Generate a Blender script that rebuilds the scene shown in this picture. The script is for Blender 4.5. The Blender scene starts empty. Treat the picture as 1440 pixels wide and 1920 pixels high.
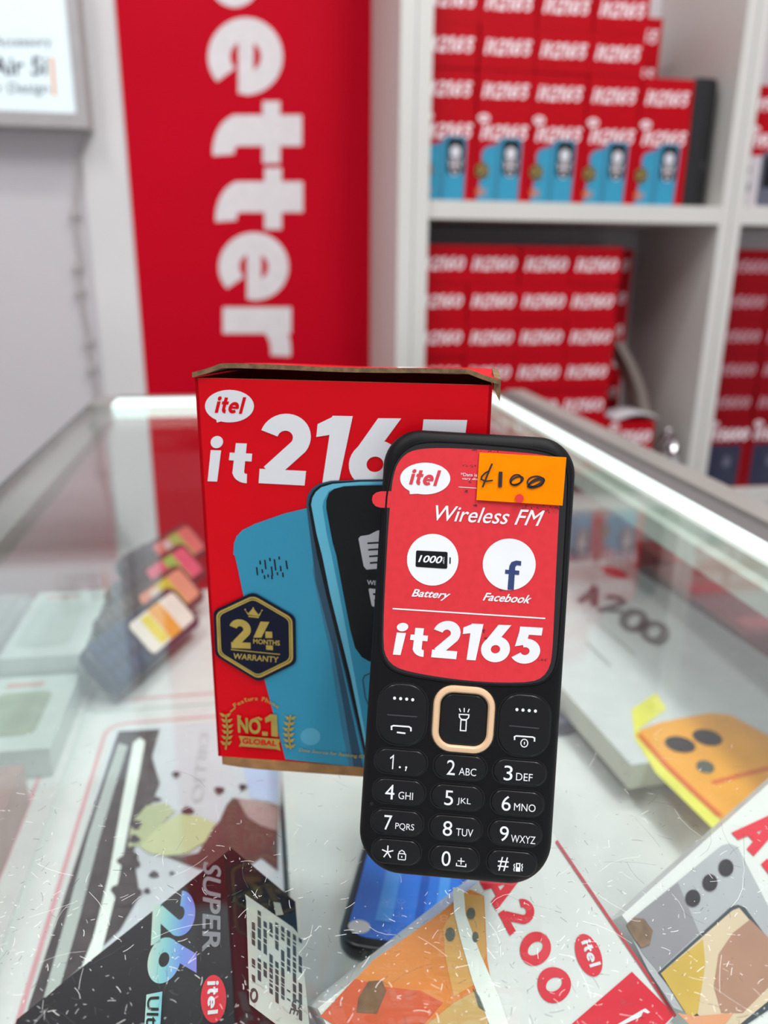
import bpy, math, random
from mathutils import Vector, Matrix
from mathutils.geometry import delaunay_2d_cdt

random.seed(7)
S = bpy.context.scene
COL = S.collection

# ------------------------------------------------------------------ camera
F_PX, W_PX, H_PX = 1475.4, 1440.0, 1920.0
EYE = Vector((0.0, 0.0, 0.154))           # metres above the glass top (z = 0)
AX = Vector((0.98666722, -0.16239867, 0.01069871))     # image right, in world axes
AY = Vector((-0.03925014, -0.30123361, -0.95274222))   # image down
AZ = Vector((0.15794688, 0.9396196, -0.3035915))       # viewing direction
cd = bpy.data.cameras.new('camera')
cam = bpy.data.objects.new('camera', cd)
COL.objects.link(cam)
_c = Matrix(((0.98666722, -0.16239867, 0.01069871), (-0.03925014, -0.30123361, -0.95274222), (0.15794688, 0.9396196, -0.3035915)))
# rows of _c: camera right / down / forward expressed in world X, Y, Z
R_, D_, FW = Vector(_c[0]), Vector(_c[1]), Vector(_c[2])
cam.matrix_world = Matrix(((R_.x, -D_.x, -FW.x, EYE.x), (R_.y, -D_.y, -FW.y, EYE.y), (R_.z, -D_.z, -FW.z, EYE.z), (0, 0, 0, 1)))
cd.sensor_fit = 'HORIZONTAL'
cd.sensor_width = 7.0
cd.lens = 7.0 * F_PX / W_PX
cd.clip_start = 0.01
cd.clip_end = 30
cd.dof.use_dof = True
cd.dof.focus_distance = 0.203
cd.dof.aperture_fstop = cd.lens / 2.75
S.camera = cam

# ------------------------------------------------------------------ view, world, lights
S.view_settings.view_transform = 'Standard'
S.view_settings.look = 'None'
S.view_settings.gamma = 1
S.view_settings.exposure = 0.0
S.view_settings.use_curve_mapping = False
wd = bpy.data.worlds.new('world'); S.world = wd; wd.use_nodes = True
wb = wd.node_tree.nodes['Background']
wb.inputs[0].default_value = (0.92, 0.93, 1.0, 1); wb.inputs[1].default_value = 0.62

def area(name, loc, sx, sy, watts, rot=(0, 0, 0), col=(1, 1, 1)):
    l = bpy.data.lights.new(name, 'AREA'); l.shape = 'RECTANGLE'; l.size = sx; l.size_y = sy
    l.energy = watts; l.color = col
    o = bpy.data.objects.new(name, l); o.location = loc; o.rotation_euler = rot
    COL.objects.link(o); return o
area('ceiling_lamp', (0.55, -0.55, 1.66), 0.25, 1.2, 27, (0, 0, 0))
area('ceiling_lamp', (-0.75, -0.15, 1.66), 0.20, 1.2, 17, (0, 0, 0))
area('ceiling_lamp', (0.45, 0.55, 1.66), 1.2, 0.16, 15, (0, 0, 0))

# ------------------------------------------------------------------ materials
def lin(c):
    c = c / 255.0
    return c / 12.92 if c <= 0.04045 else ((c + 0.055) / 1.055) ** 2.4
MATS = {}
def mat(name, rgb, rough=0.5, metal=0.0, coat=0.0, var=0.04, scale=60.0, bump=0.0, emit=0.0, spec=0.5):
    if name in MATS: return MATS[name]
    m = bpy.data.materials.new(name); m.use_nodes = True
    nt = m.node_tree; b = nt.nodes['Principled BSDF']
    c = [lin(x) for x in rgb]
    tc = nt.nodes.new('ShaderNodeTexCoord'); nz = nt.nodes.new('ShaderNodeTexNoise')
    nz.inputs['Scale'].default_value = scale; nz.inputs['Detail'].default_value = 3
    nt.links.new(tc.outputs['Object'], nz.inputs['Vector'])
    rp = nt.nodes.new('ShaderNodeValToRGB')
    rp.color_ramp.elements[0].position = 0.3; rp.color_ramp.elements[1].position = 0.7
    rp.color_ramp.elements[0].color = [max(0, x * (1 - var)) for x in c] + [1]
    rp.color_ramp.elements[1].color = [min(1, x * (1 + var)) for x in c] + [1]
    nt.links.new(nz.outputs['Fac'], rp.inputs['Fac'])
    nt.links.new(rp.outputs['Color'], b.inputs['Base Color'])
    b.inputs['Roughness'].default_value = rough; b.inputs['Metallic'].default_value = metal
    b.inputs['Coat Weight'].default_value = coat; b.inputs['Coat Roughness'].default_value = 0.12
    b.inputs['Specular IOR Level'].default_value = spec
    if bump:
        bp = nt.nodes.new('ShaderNodeBump'); bp.inputs['Strength'].default_value = bump; bp.inputs['Distance'].default_value = 0.0004
        n2 = nt.nodes.new('ShaderNodeTexNoise'); n2.inputs['Scale'].default_value = scale * 12
        nt.links.new(tc.outputs['Object'], n2.inputs['Vector'])
        nt.links.new(n2.outputs['Fac'], bp.inputs['Height']); nt.links.new(bp.outputs['Normal'], b.inputs['Normal'])
    if emit:
        nt.links.new(rp.outputs['Color'], b.inputs['Emission Color']); b.inputs['Emission Strength'].default_value = emit
    MATS[name] = m; return m

def glass_mat(name, tint, boost=1.0, rough=0.015):
    m = bpy.data.materials.new(name); m.use_nodes = True; nt = m.node_tree; nt.nodes.clear()
    out = nt.nodes.new('ShaderNodeOutputMaterial'); mx = nt.nodes.new('ShaderNodeMixShader')
    tr = nt.nodes.new('ShaderNodeBsdfTransparent'); gl = nt.nodes.new('ShaderNodeBsdfGlossy')
    tr.inputs['Color'].default_value = tint; gl.inputs['Roughness'].default_value = rough
    gl.inputs['Color'].default_value = (boost, boost, boost, 1)
    fr = nt.nodes.new('ShaderNodeFresnel'); ge = nt.nodes.new('ShaderNodeNewGeometry')
    mr = nt.nodes.new('ShaderNodeMapRange')       # the far side of the sheet sees the inverse index
    mr.inputs['To Min'].default_value = 1.5; mr.inputs['To Max'].default_value = 1 / 1.5
    nt.links.new(ge.outputs['Backfacing'], mr.inputs['Value']); nt.links.new(mr.outputs['Result'], fr.inputs['IOR'])
    nt.links.new(fr.outputs['Fac'], mx.inputs['Fac']); nt.links.new(tr.outputs[0], mx.inputs[1]); nt.links.new(gl.outputs[0], mx.inputs[2])
    nt.links.new(mx.outputs[0], out.inputs['Surface'])
    return m
GLASS = glass_mat('clear_glass', (0.95, 0.975, 0.965, 1))
PANE = glass_mat('side_glass', (0.93, 0.965, 0.95, 1))

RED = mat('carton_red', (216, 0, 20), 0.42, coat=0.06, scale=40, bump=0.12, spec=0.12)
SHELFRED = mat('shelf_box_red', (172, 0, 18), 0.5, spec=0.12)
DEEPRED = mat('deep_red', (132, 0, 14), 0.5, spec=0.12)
WHITE = mat('print_white', (226, 226, 230), 0.5, var=0.02)
GREYWHITE = mat('carton_white', (222, 224, 222), 0.45, coat=0.2, var=0.03, scale=30)
KRAFT = mat('kraft_board', (150, 108, 66), 0.85, var=0.2, scale=300, bump=0.4)
KRAFTEDGE = mat('kraft_edge', (128, 100, 70), 0.9, var=0.35, scale=500, bump=0.5)
BLUE = mat('print_blue', (52, 142, 174), 0.42, coat=0.08, scale=40, bump=0.12, spec=0.2)
BLUELIT = mat('print_light_blue', (92, 182, 210), 0.4, coat=0.25)
BLUEDIM = mat('print_mid_blue', (38, 112, 142), 0.4, coat=0.25)
BLUEDARK = mat('print_dark_blue', (20, 66, 92), 0.4, coat=0.25)
INK = mat('print_black', (10, 10, 14), 0.4, coat=0.08, bump=0.1, spec=0.25)
NAVY = mat('badge_navy', (13, 17, 42), 0.5, bump=0.15, spec=0.2)
GOLD = mat('gold_foil', (196, 168, 84), 0.38, metal=0.55, var=0.12, scale=200)
LILAC = mat('print_lilac_white', (206, 205, 212), 0.5)
BODY = mat('phone_black_plastic', (13, 13, 15), 0.5, var=0.1, scale=900, bump=0.05, spec=0.16)
KEYM = mat('key_black_plastic', (9, 9, 10), 0.32, bump=0.04, spec=0.3, coat=0.1)
SCREEN = mat('screen_gloss_black', (7, 7, 10), 0.08, coat=0.5)
FILM = mat('film_coral_red', (212, 52, 60), 0.5, var=0.05, scale=500, spec=0.15)
FILMRED = mat('film_text_red', (206, 52, 66), 0.5)
PEACH = mat('peach_ring', (222, 184, 146), 0.3, coat=0.4)
LEGEND = mat('legend_white', (228, 230, 232), 0.5)
ORANGE = mat('price_tag_orange', (250, 134, 0), 0.8, var=0.04, scale=200, spec=0.05)
PEN = mat('pen_black', (22, 14, 18), 0.6)
FBNAVY = mat('print_navy', (38, 56, 106), 0.5)
GRIME = mat('grime_smudge', (120, 30, 40), 0.7, var=0.4, scale=900)

# ------------------------------------------------------------------ mesh helpers
def tag(o, label=None, cat=None, group=None, kind=None):
    if label: o['label'] = label
    if cat: o['category'] = cat
    if group: o['group'] = group
    if kind: o['kind'] = kind
    return o
def empty(name, loc, label, cat, group=None):
    o = bpy.data.objects.new(name, None); o.empty_display_size = 0.02; o.location = loc
    COL.objects.link(o); return tag(o, label, cat, group)

class MB:
    def __init__(s): s.v = []; s.f = []; s.m = []; s.mats = []
    def mi(s, m):
        if m not in s.mats: s.mats.append(m)
        return s.mats.index(m)
    def poly(s, pts, m):
        i = len(s.v); s.v += [Vector(p) for p in pts]; s.f.append(tuple(range(i, i + len(pts)))); s.m.append(s.mi(m))
    def raw(s, vs, fs, m):
        i = len(s.v); s.v += [Vector(p) for p in vs]; k = s.mi(m)
        for f in fs: s.f.append(tuple(i + j for j in f)); s.m.append(k)
    def hexa(s, c, m, mtop=None, mfront=None):      # 8 corners: bottom ring then top ring, counter-clockwise from above
        s.raw(c, [(3, 2, 1, 0)], m); s.raw(c, [(4, 5, 6, 7)], mtop or m); s.raw(c, [(0, 1, 5, 4)], mfront or m)
        s.raw(c, [(1, 2, 6, 5), (2, 3, 7, 6), (3, 0, 4, 7)], m)
    def box(s, a, b, m, mtop=None, mfront=None):
        x0, y0, z0 = a; x1, y1, z1 = b
        s.hexa([(x0, y0, z0), (x1, y0, z0), (x1, y1, z0), (x0, y1, z0), (x0, y0, z1), (x1, y0, z1), (x1, y1, z1), (x0, y1, z1)], m, mtop, mfront)
    def rings(s, rs, m, cap0=True, cap1=True, capm=None):
        n = len(rs[0]); i = len(s.v); k = s.mi(m)
        for r in rs: s.v += [Vector(p) for p in r]
        for a in range(len(rs) - 1):
            for j in range(n):
                s.f.append((i + a * n + j, i + a * n + (j + 1) % n, i + (a + 1) * n + (j + 1) % n, i + (a + 1) * n + j)); s.m.append(k)
        if cap0: s.f.append(tuple(i + j for j in range(n - 1, -1, -1))); s.m.append(k)
        if cap1: s.f.append(tuple(i + (len(rs) - 1) * n + j for j in range(n))); s.m.append(s.mi(capm or m))
    def tube(s, pts, r, m, n=10):
        pts = [Vector(p) for p in pts]; rs = []
        for i, p in enumerate(pts):
            t = (pts[min(i + 1, len(pts) - 1)] - pts[max(i - 1, 0)]).normalized()
            a = t.orthogonal().normalized() if i == 0 else (a - t * a.dot(t)).normalized()
            b = t.cross(a)
            rs.append([p + (a * math.cos(q) + b * math.sin(q)) * r for q in [2 * math.pi * j / n for j in range(n)]])
        s.rings(rs, m)
    def build(s, name, parent=None, bevel=0, smooth=False, origin=None):
        off = Vector(origin) if origin else (Vector(parent['_o']) if parent is not None and '_o' in parent else Vector((0, 0, 0)))
        me = bpy.data.meshes.new(name); me.from_pydata([tuple(p - off) for p in s.v], [], s.f)
        for m in s.mats: me.materials.append(m)
        me.polygons.foreach_set('material_index', s.m)
        if smooth:
            me.polygons.foreach_set('use_smooth', [True] * len(s.f))
        me.update()
        o = bpy.data.objects.new(name, me); COL.objects.link(o)
        if parent is not None: o.parent = parent
        else: o.location = off
        if parent is not None and '_o' in parent: o['_o'] = parent['_o']
        if smooth:
            md = o.modifiers.new('edges', 'EDGE_SPLIT'); md.split_angle = math.radians(40)
        if bevel:
            md = o.modifiers.new('bevel', 'BEVEL'); md.width = bevel; md.segments = 2; md.limit_method = 'ANGLE'; md.angle_limit = math.radians(50)
        return o
def root(name, loc, label, cat, group=None):
    o = empty(name, loc, label, cat, group); o['_o'] = tuple(loc); return o

def ray(u, v): return (R_ * (u - 720) + D_ * (v - 960) + FW * F_PX)
class Pl:
    """A flat face of a thing: origin, unit right and up on it, outward normal."""
    def __init__(s, o, r, u):
        s.o = Vector(o); s.r = Vector(r).normalized(); u = Vector(u); s.u = (u - s.r * u.dot(s.r)).normalized(); s.n = s.r.cross(s.u)
    def pt(s, a, b, z=0.0): return s.o + s.r * a + s.u * b + s.n * z
    def at(s, px, py):
        d = ray(px, py); t = (s.o - EYE).dot(s.n) / d.dot(s.n); q = EYE + d * t - s.o
        return (q.dot(s.r), q.dot(s.u))
def onz(u, v, z):
    d = ray(u, v); return EYE + d * ((z - EYE.z) / d.z)
def ony(u, v, y):
    d = ray(u, v); return EYE + d * (y / d.y)

# flat shapes: lists of polygons in 2-D
def stroke(pts, w, closed=False):
    n = len(pts); P = [Vector((p[0], p[1])) for p in pts]; L = []; Rr = []
    for i in range(n):
        a = P[(i - 1) % n] if (closed or i > 0) else None; b = P[(i + 1) % n] if (closed or i < n - 1) else None
        d1 = (P[i] - a).normalized() if a is not None else (b - P[i]).normalized()
        d2 = (b - P[i]).normalized() if b is not None else d1
        nn = Vector((-(d1.y + d2.y), d1.x + d2.x)); nn = nn.normalized() if nn.length > 1e-6 else Vector((-d1.y, d1.x))
        k = nn.dot(Vector((-d1.y, d1.x))); k = max(k, 0.45)
        L.append(P[i] + nn * (w / 2 / k)); Rr.append(P[i] - nn * (w / 2 / k))
    out = []
    for i in range(n if closed else n - 1):
        j = (i + 1) % n; out.append([tuple(Rr[i]), tuple(Rr[j]), tuple(L[j]), tuple(L[i])])
    return out
def arc(cx, cy, rx, ry, a0, a1, n=18):
    return [(cx + rx * math.cos(math.radians(a0 + (a1 - a0) * i / n)), cy + ry * math.sin(math.radians(a0 + (a1 - a0) * i / n))) for i in range(n + 1)]
def ellipse(cx, cy, rx, ry, n=40): return [arc(cx, cy, rx, ry, 0, 360, n)[:-1]]
def rrect(x0, y0, x1, y1, r, n=6):
    r = min(r, (x1 - x0) / 2 - 1e-9, (y1 - y0) / 2 - 1e-9)
    return [arc(x1 - r, y0 + r, r, r, -90, 0, n) + arc(x1 - r, y1 - r, r, r, 0, 90, n) + arc(x0 + r, y1 - r, r, r, 90, 180, n) + arc(x0 + r, y0 + r, r, r, 180, 270, n)]
def rect(x0, y0, x1, y1): return [[(x0, y0), (x1, y0), (x1, y1), (x0, y1)]]

W = 0.235
def glyph(c):                         # heavy geometric letters, cap height 1 -> (polygons, advance)
    if c == '2': return stroke(arc(.34, .665, .22, .22, 165, -32, 20) + [(.17, .16)], W) + rect(.03, 0, .66, .21), .70
    if c == '1': return rect(.17, 0, .42, 1) + [[(0.0, .70), (.20, .74), (.42, 1), (.20, 1), (0.0, .88)]], .50
    if c == '6': return stroke(arc(.35, .345, .23, .23, 0, 360, 32)[:-1], W, True) + [[(.03, .46), (.35, 1.0), (.66, 1.0), (.42, .62), (.24, .40)]], .73
    if c == '5': return rect(.14, .79, .64, 1) + [[(.09, .45), (.33, .52), (.37, .9), (.145, .9)]] + stroke(arc(.33, .34, .22, .225, 110, -148, 22), W), .70
    if c == '0': return stroke(arc(.37, .5, .25, .385, 0, 360, 36)[:-1], W, True), .76
    if c == '9': return stroke(arc(.35, .655, .23, .23, 0, 360, 32)[:-1], W, True) + stroke([(.535, .53), (.20, 0)], W), .73
    if c == '4': return [[(.40, 1), (.66, 1), (.26, .32), (0, .32)]] + rect(0, .2, .74, .40) + rect(.40, 0, .62, .58), .78
    if c == 'i': return rect(.02, 0, .25, .70) + ellipse(.135, .88, .135, .135, 20), .33
    if c == 'l': return rect(.02, 0, .24, 1.02), .30
    if c == 't': return rect(.10, .2, .33, .96) + rect(0, .53, .46, .72) + stroke([(.215, .55)] + arc(.375, .265, .16, .16, 180, 278, 10), .23), .50
    if c == 'e': return stroke(arc(.36, .355, .25, .25, -5, 312, 28), W * .88) + rect(.14, .285, .70, .43), .76
    if c == 'r': return rect(.02, 0, .25, .72) + stroke(arc(.41, .41, .275, .20, 170, 82, 10), W * .9), .50
    if c == 'b': return rect(.02, 0, .25, 1.02) + stroke(arc(.38, .355, .25, .25, 0, 360, 30)[:-1], W * .95, True), .80
    if c == 'A': return [[(0, 0), (.25, 0), (.52, 1), (.29, 1)], [(.81, 0), (.56, 0), (.29, 1), (.52, 1)]] + rect(.2, .2, .62, .38), .85
    if c == ' ': return [], .3
    raise KeyError(c)
def heavy(word, shear=0.0, gap=0.03, weight=0.235):
    global W
    W = weight; out = []; x = 0
    for c in word:
        g, a = glyph(c)
        for p in g: out.append([(x + q[0] + shear * q[1], q[1]) for q in p])
        x += a + gap
    return out
_fonts = {}
def font(text, shear=0.0, bold=0.0):  # Blender's built-in lettering as flat polygons
    k = (text, shear)
    if k not in _fonts:
        c = bpy.data.curves.new('t', 'FONT'); c.body = text; c.shear = shear; c.fill_mode = 'FRONT'; c.resolution_u = 4
        o = bpy.data.objects.new('t', c); COL.objects.link(o); bpy.context.view_layer.update()
        me = bpy.data.meshes.new_from_object(o.evaluated_get(bpy.context.evaluated_depsgraph_get()))
        _fonts[k] = [[tuple(me.vertices[i].co[:2]) for i in p.vertices] for p in me.polygons]
        bpy.data.objects.remove(o); bpy.data.curves.remove(c); bpy.data.meshes.remove(me)
    ps = _fonts[k]
    if not bold: return ps
    return Layers([[(x + bold * math.cos(a), y + bold * math.sin(a)) for x, y in p] for a in [i * math.pi / 4 for i in range(8)] for p in ps] + ps)
def bbox(ps):
    xs = [q[0] for p in ps for q in p]; ys = [q[1] for p in ps for q in p]; return min(xs), min(ys), max(xs), max(ys)
def fit(ps, quad):                    # quad: bottom-left, bottom-right, top-right, top-left
    x0, y0, x1, y1 = bbox(ps); A, B, C_, D = [Vector(q) for q in quad]; out = Layers() if isinstance(ps, Layers) else []
    for p in ps:
        r = []
        for x, y in p:
            s = (x - x0) / (x1 - x0 or 1); t = (y - y0) / (y1 - y0 or 1)
            r.append(tuple(A * (1 - s) * (1 - t) + B * s * (1 - t) + C_ * s * t + D * (1 - s) * t))
        out.append(r)
    return out
def fitbox(ps, x0, y0, x1, y1): return fit(ps, ((x0, y0), (x1, y0), (x1, y1), (x0, y1)))
def centred(ps, cx, cy, h, sx=1.0):
    x0, y0, x1, y1 = bbox(ps); k = h / (y1 - y0)
    return [[(cx + (x - (x0 + x1) / 2) * k * sx, cy + (y - (y0 + y1) / 2) * k) for x, y in p] for p in ps]
class Layers(list):                    # bold lettering: nine shifted copies, each a hair above the last
    pass
def union(polys):                     # overlapping flat pieces become one layer of triangles
    if len(polys) < 2: return polys
    x0, y0, x1, y1 = bbox(polys); k = 1.0 / max(x1 - x0, y1 - y0, 1e-9); vs = []; fs = []
    for p in polys:
        a = sum(p[i][0] * p[(i + 1) % len(p)][1] - p[(i + 1) % len(p)][0] * p[i][1] for i in range(len(p)))
        if abs(a) * k * k < 1e-9: continue
        q = p if a > 0 else p[::-1]
        fs.append(list(range(len(vs), len(vs) + len(q)))); vs += [Vector(((x - x0) * k, (y - y0) * k)) for x, y in q]
    co, _, tri, _, _, of = delaunay_2d_cdt(vs, [], fs, 1, 1e-8)
    return [[(co[i].x / k + x0, co[i].y / k + y0) for i in t] for t, o in zip(tri, of) if o]
def put(mb, pl, polys, z, m, merge=True):
    lay = isinstance(polys, Layers); per = max(1, len(polys) // 9)
    for k_, p in enumerate(polys if lay or not merge else union(polys)):
        a = 0
        for i in range(len(p)): a += p[i][0] * p[(i + 1) % len(p)][1] - p[(i + 1) % len(p)][0] * p[i][1]
        q = p if a > 0 else p[::-1]
        mb.poly([pl.pt(x, y, z + (k_ // per) * 2.5e-6 if lay else z) for x, y in q], m)
def slabrings(outline_fn, prof): return [outline_fn(i, z) for i, z in prof]
def rr_ring(pl, x0, y0, x1, y1, radii, inset, z, n=8):
    """rounded rectangle ring; radii = bottom-right, top-right, top-left, bottom-left"""
    x0 += inset; y0 += inset; x1 -= inset; y1 -= inset
    r = [max(q - inset, 0.0004) for q in radii]
    pts = arc(x1 - r[0], y0 + r[0], r[0], r[0], -90, 0, n) + arc(x1 - r[1], y1 - r[1], r[1], r[1], 0, 90, n) + arc(x0 + r[2], y1 - r[2], r[2], r[2], 90, 180, n) + arc(x0 + r[3], y0 + r[3], r[3], r[3], 180, 270, n)
    return [pl.pt(a, b, z) for a, b in pts]
def slab(mb, pl, x0, y0, x1, y1, radii, zback, zfront, rnd, m, capm=None, n=8):
    if not isinstance(radii, (list, tuple)): radii = (radii,) * 4
    prof = []
    for k in range(5):
        a = math.radians(90 * k / 4); prof.append((rnd * (1 - math.sin(a)), zback + rnd * (1 - math.cos(a))))
    for k in range(5):
        a = math.radians(90 * k / 4); prof.append((rnd * (1 - math.cos(a)), zfront - rnd * (1 - math.sin(a))))
    mb.rings([rr_ring(pl, x0, y0, x1, y1, radii, i, z, n) for i, z in prof], m, capm=capm)

# ------------------------------------------------------------------ room
WALL_Y = 1.445
FLOOR_Z = -0.95
CEIL_Z = 1.70
wallm = mat('wall_paint', (198, 193, 196), 0.6, var=0.02, scale=4)
def struct(mb, name):
    o = mb.build(name); o['kind'] = 'structure'; return o
m = MB(); m.box((-2.2, WALL_Y, FLOOR_Z), (2.4, WALL_Y + 0.1, CEIL_Z), wallm); struct(m, 'wall_back')
m = MB(); m.box((-2.2, -2.0, FLOOR_Z - 0.1), (2.4, WALL_Y + 0.1, FLOOR_Z), mat('floor_tile', (186, 180, 176), 0.4, scale=6)); struct(m, 'floor')
m = MB(); m.box((-2.2, -2.0, CEIL_Z), (2.4, WALL_Y + 0.1, CEIL_Z + 0.1), mat('ceiling_paint', (232, 230, 232), 0.7, scale=4)); struct(m, 'ceiling')
# pale strip of wall beside the banner
x0 = ony(165, 400, WALL_Y).x; x1 = ony(240, 400, WALL_Y).x
m = MB(); m.box((x0, WALL_Y - 0.006, FLOOR_Z), (x1 + 0.02, WALL_Y, CEIL_Z), mat('trim_white', (212, 210, 210), 0.5, scale=5)); struct(m, 'trim_1')

# hanging cable on the wall
m = MB()
cpx = [(163, 236), (158, 262), (148, 300), (143, 350), (141, 400), (143, 430), (150, 480), (148, 520), (152, 560), (162, 610), (168, 660), (175, 705), (182, 742)]
m.tube([ony(u, v, WALL_Y - 0.009) for u, v in cpx], 0.0028, mat('cable_grey', (176, 170, 168), 0.6))
c0 = ony(150, 520, WALL_Y - 0.01)
for u, v in ((141, 400), (146, 500), (150, 545), (166, 640), (172, 690)):
    p = ony(u, v, WALL_Y - 0.008); m.box((p.x - 0.007, p.y - 0.005, p.z - 0.005), (p.x + 0.007, WALL_Y - 0.0005, p.z + 0.005), MATS['cable_grey'])
tag(m.build('cable', origin=tuple(c0)), 'thin grey cable clipped down the white wall below the lit sign', 'cable')

# red banner with big white letters running down
WP = Pl((0, WALL_Y - 0.012, 0), (1, 0, 0), (0, 0, 1))
bl = WP.at(275, 745); tl = WP.at(215, 0); br = WP.at(697, 680)
bx0 = (bl[0] + tl[0]) / 2; bx1 = br[0] - 0.0005
bn = root('banner', ((bx0 + bx1) / 2, WALL_Y, -0.6), 'tall red wall banner with large white letters running downwards', 'banner')
BANR = mat('banner_red', (190, 0, 30), 0.6, spec=0.08, var=0.03, scale=8)
m = MB(); m.box((bx0, WALL_Y - 0.012, -0.8), (bx1, WALL_Y - 0.0062, 1.2), mat('banner_edge_white', (235, 228, 230), 0.5), None, BANR); m.build('panel', bn)
def wq(x0, y0, x1, y1, ):   # letters lie on their side: their feet to the left, reading down
    return [WP.at(x0, y0), WP.at(x0, y1), WP.at(x1, y1), WP.at(x1, y0)]
m = MB()
for ch, r in (('b', (388, -118, 535, 14)), ('e', (390, 33, 530, 178)), ('t', (399, 190, 566, 306)), ('t', (404, 315, 568, 430)), ('e', (410, 436, 541, 563)), ('r', (418, 576, 546, 668))):
    put(m, WP, fit(heavy(ch), wq(*r)), 0.0006, mat('banner_letter', (218, 212, 214), 0.55))
m.build('lettering', bn)

# lit sign
SY = WALL_Y - 0.06
SP = Pl((0, SY, 0), (1, 0, 0), (0, 0, 1))
cx1, cz0 = SP.at(166, 240)
sg = root('light_sign', (cx1 - 0.3, WALL_Y, cz0), 'lit white shop sign in a grey frame at top left of the wall', 'sign')
m = MB(); alu = mat('sign_frame_aluminium', (176, 172, 172), 0.4, metal=0.3)
fx, fz = SP.at(152, 231)
m.box((cx1 - 0.6, SY, cz0), (cx1, WALL_Y - 0.0005, cz0 + 0.02), alu); m.box((cx1 - 0.016, SY, cz0 + 0.02), (cx1, WALL_Y - 0.0005, cz0 + 0.5), alu)
m.box((cx1 - 0.6, SY, cz0 + 0.48), (cx1 - 0.016, WALL_Y - 0.0005, cz0 + 0.5), alu); m.box((cx1 - 0.6, SY, cz0 + 0.02), (cx1 - 0.585, WALL_Y - 0.0005, cz0 + 0.48), alu)
m.build('frame', sg)
m = MB(); m.box((cx1 - 0.585, SY + 0.004, cz0 + 0.009), (cx1 - 0.010, WALL_Y - 0.001, cz0 + 0.48), mat('lit_panel', (214, 228, 232), 0.4, emit=0.30, var=0.01)); m.build('panel', sg)
m = MB(); SP2 = Pl((0, SY + 0.004, 0), (1, 0, 0), (0, 0, 1)); SI = mat('sign_ink', (62, 66, 74), 0.6)
def sq(x0, y0, x1, y1): return [SP2.at(x0, y1), SP2.at(x1, y1), SP2.at(x1, y0), SP2.at(x0, y0)]
put(m, SP2, fit(font('Accessory'), sq(-12, 68, 97, 93)), 0.0006, SI)
put(m, SP2, fit(font('Air 5i', 0, 0.018), sq(-16, 106, 88, 142)), 0.0006, SI)
put(m, SP2, fit(font('r Design'), sq(-4, 155, 91, 181)), 0.0006, SI)
put(m, SP2, [[SP2.at(*q) for q in ((99, 180), (106, 179), (101, 107), (94, 107))]], 0.0006, mat('sign_orange', (236, 178, 130), 0.6))
m.build('lettering', sg)

# ------------------------------------------------------------------ shelving
SHM = mat('shelf_white_laminate', (202, 200, 194), 0.45, var=0.02, scale=6)
SHF = 1.18
su = root('shelving_unit', (0.75, 1.31, FLOOR_Z), 'white open shelving filled with red phone boxes against the back wall', 'shelf')
XL, XD, XR = 0.2117, 0.7115, 1.32
def panel(a, b, name, bv=0.0008):
    k = MB(); k.box(a, b, SHM); k.build(name, su, bevel=bv)
BK = WALL_Y - 0.0005
panel((XL, SHF, FLOOR_Z), (XL + 0.016, BK, 0.9), 'side_panel')
panel((XD + 0.002, SHF, FLOOR_Z), (XD + 0.0195, BK, 0.9), 'side_panel')
panel((XD + 0.021, SHF, FLOOR_Z), (XD + 0.038, BK, 0.9), 'side_panel')
panel((XR, SHF, FLOOR_Z), (XR + 0.018, BK, 0.9), 'side_panel')
panel((XL, SHF - 0.012, FLOOR_Z), (XL + 0.0215, SHF, 0.9), 'edge_strip')
panel((XL + 0.0225, SHF - 0.012, FLOOR_Z), (XL + 0.044, SHF, 0.9), 'edge_strip')
ZT, ZL = 0.2385, -0.2145
for za in (ZT, ZL, -0.65):
    panel((XL + 0.016, SHF + 0.0005, za - 0.025), (XD + 0.002, BK - 0.004, za), 'shelf_board')
    panel((XD + 0.038, SHF + 0.0005, za - 0.025), (XR, BK - 0.004, za), 'shelf_board')

# ------------------------------------------------------------------ boxes on the shelves
BW, BH, BD = 0.0808, 0.119, 0.0543
MARK = mat('box_print_white', (232, 222, 226), 0.5)
FACE = Pl((0, 0, 0), (1, 0, 0), (0, 0, 1))       # local: front face in the plane y = 0, looking to -y
def bubble(cx, cy, rx, ry): return ellipse(cx, cy, rx, ry, 28) + [[(cx - rx * .55, cy - ry * .7), (cx + rx * .1, cy - ry * .9), (cx - rx * .5, cy - ry * 1.25)]]
def lying_box(num, red):
    k = MB(); k.box((-BW / 2, 0, 0), (BW / 2, BH, BD), red)
    put(k, FACE, fitbox(heavy(num, .2, .05, .19), -.0335, .0185, .0345, .038), 0.0002, MARK if red is not DEEPRED else mat('box_print_dim', (176, 140, 148), 0.5))
    put(k, FACE, rect(-.034, .0085, -.012, .0095) + rect(.018, .008, .034, .010), 0.0002, red)
    return k
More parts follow.
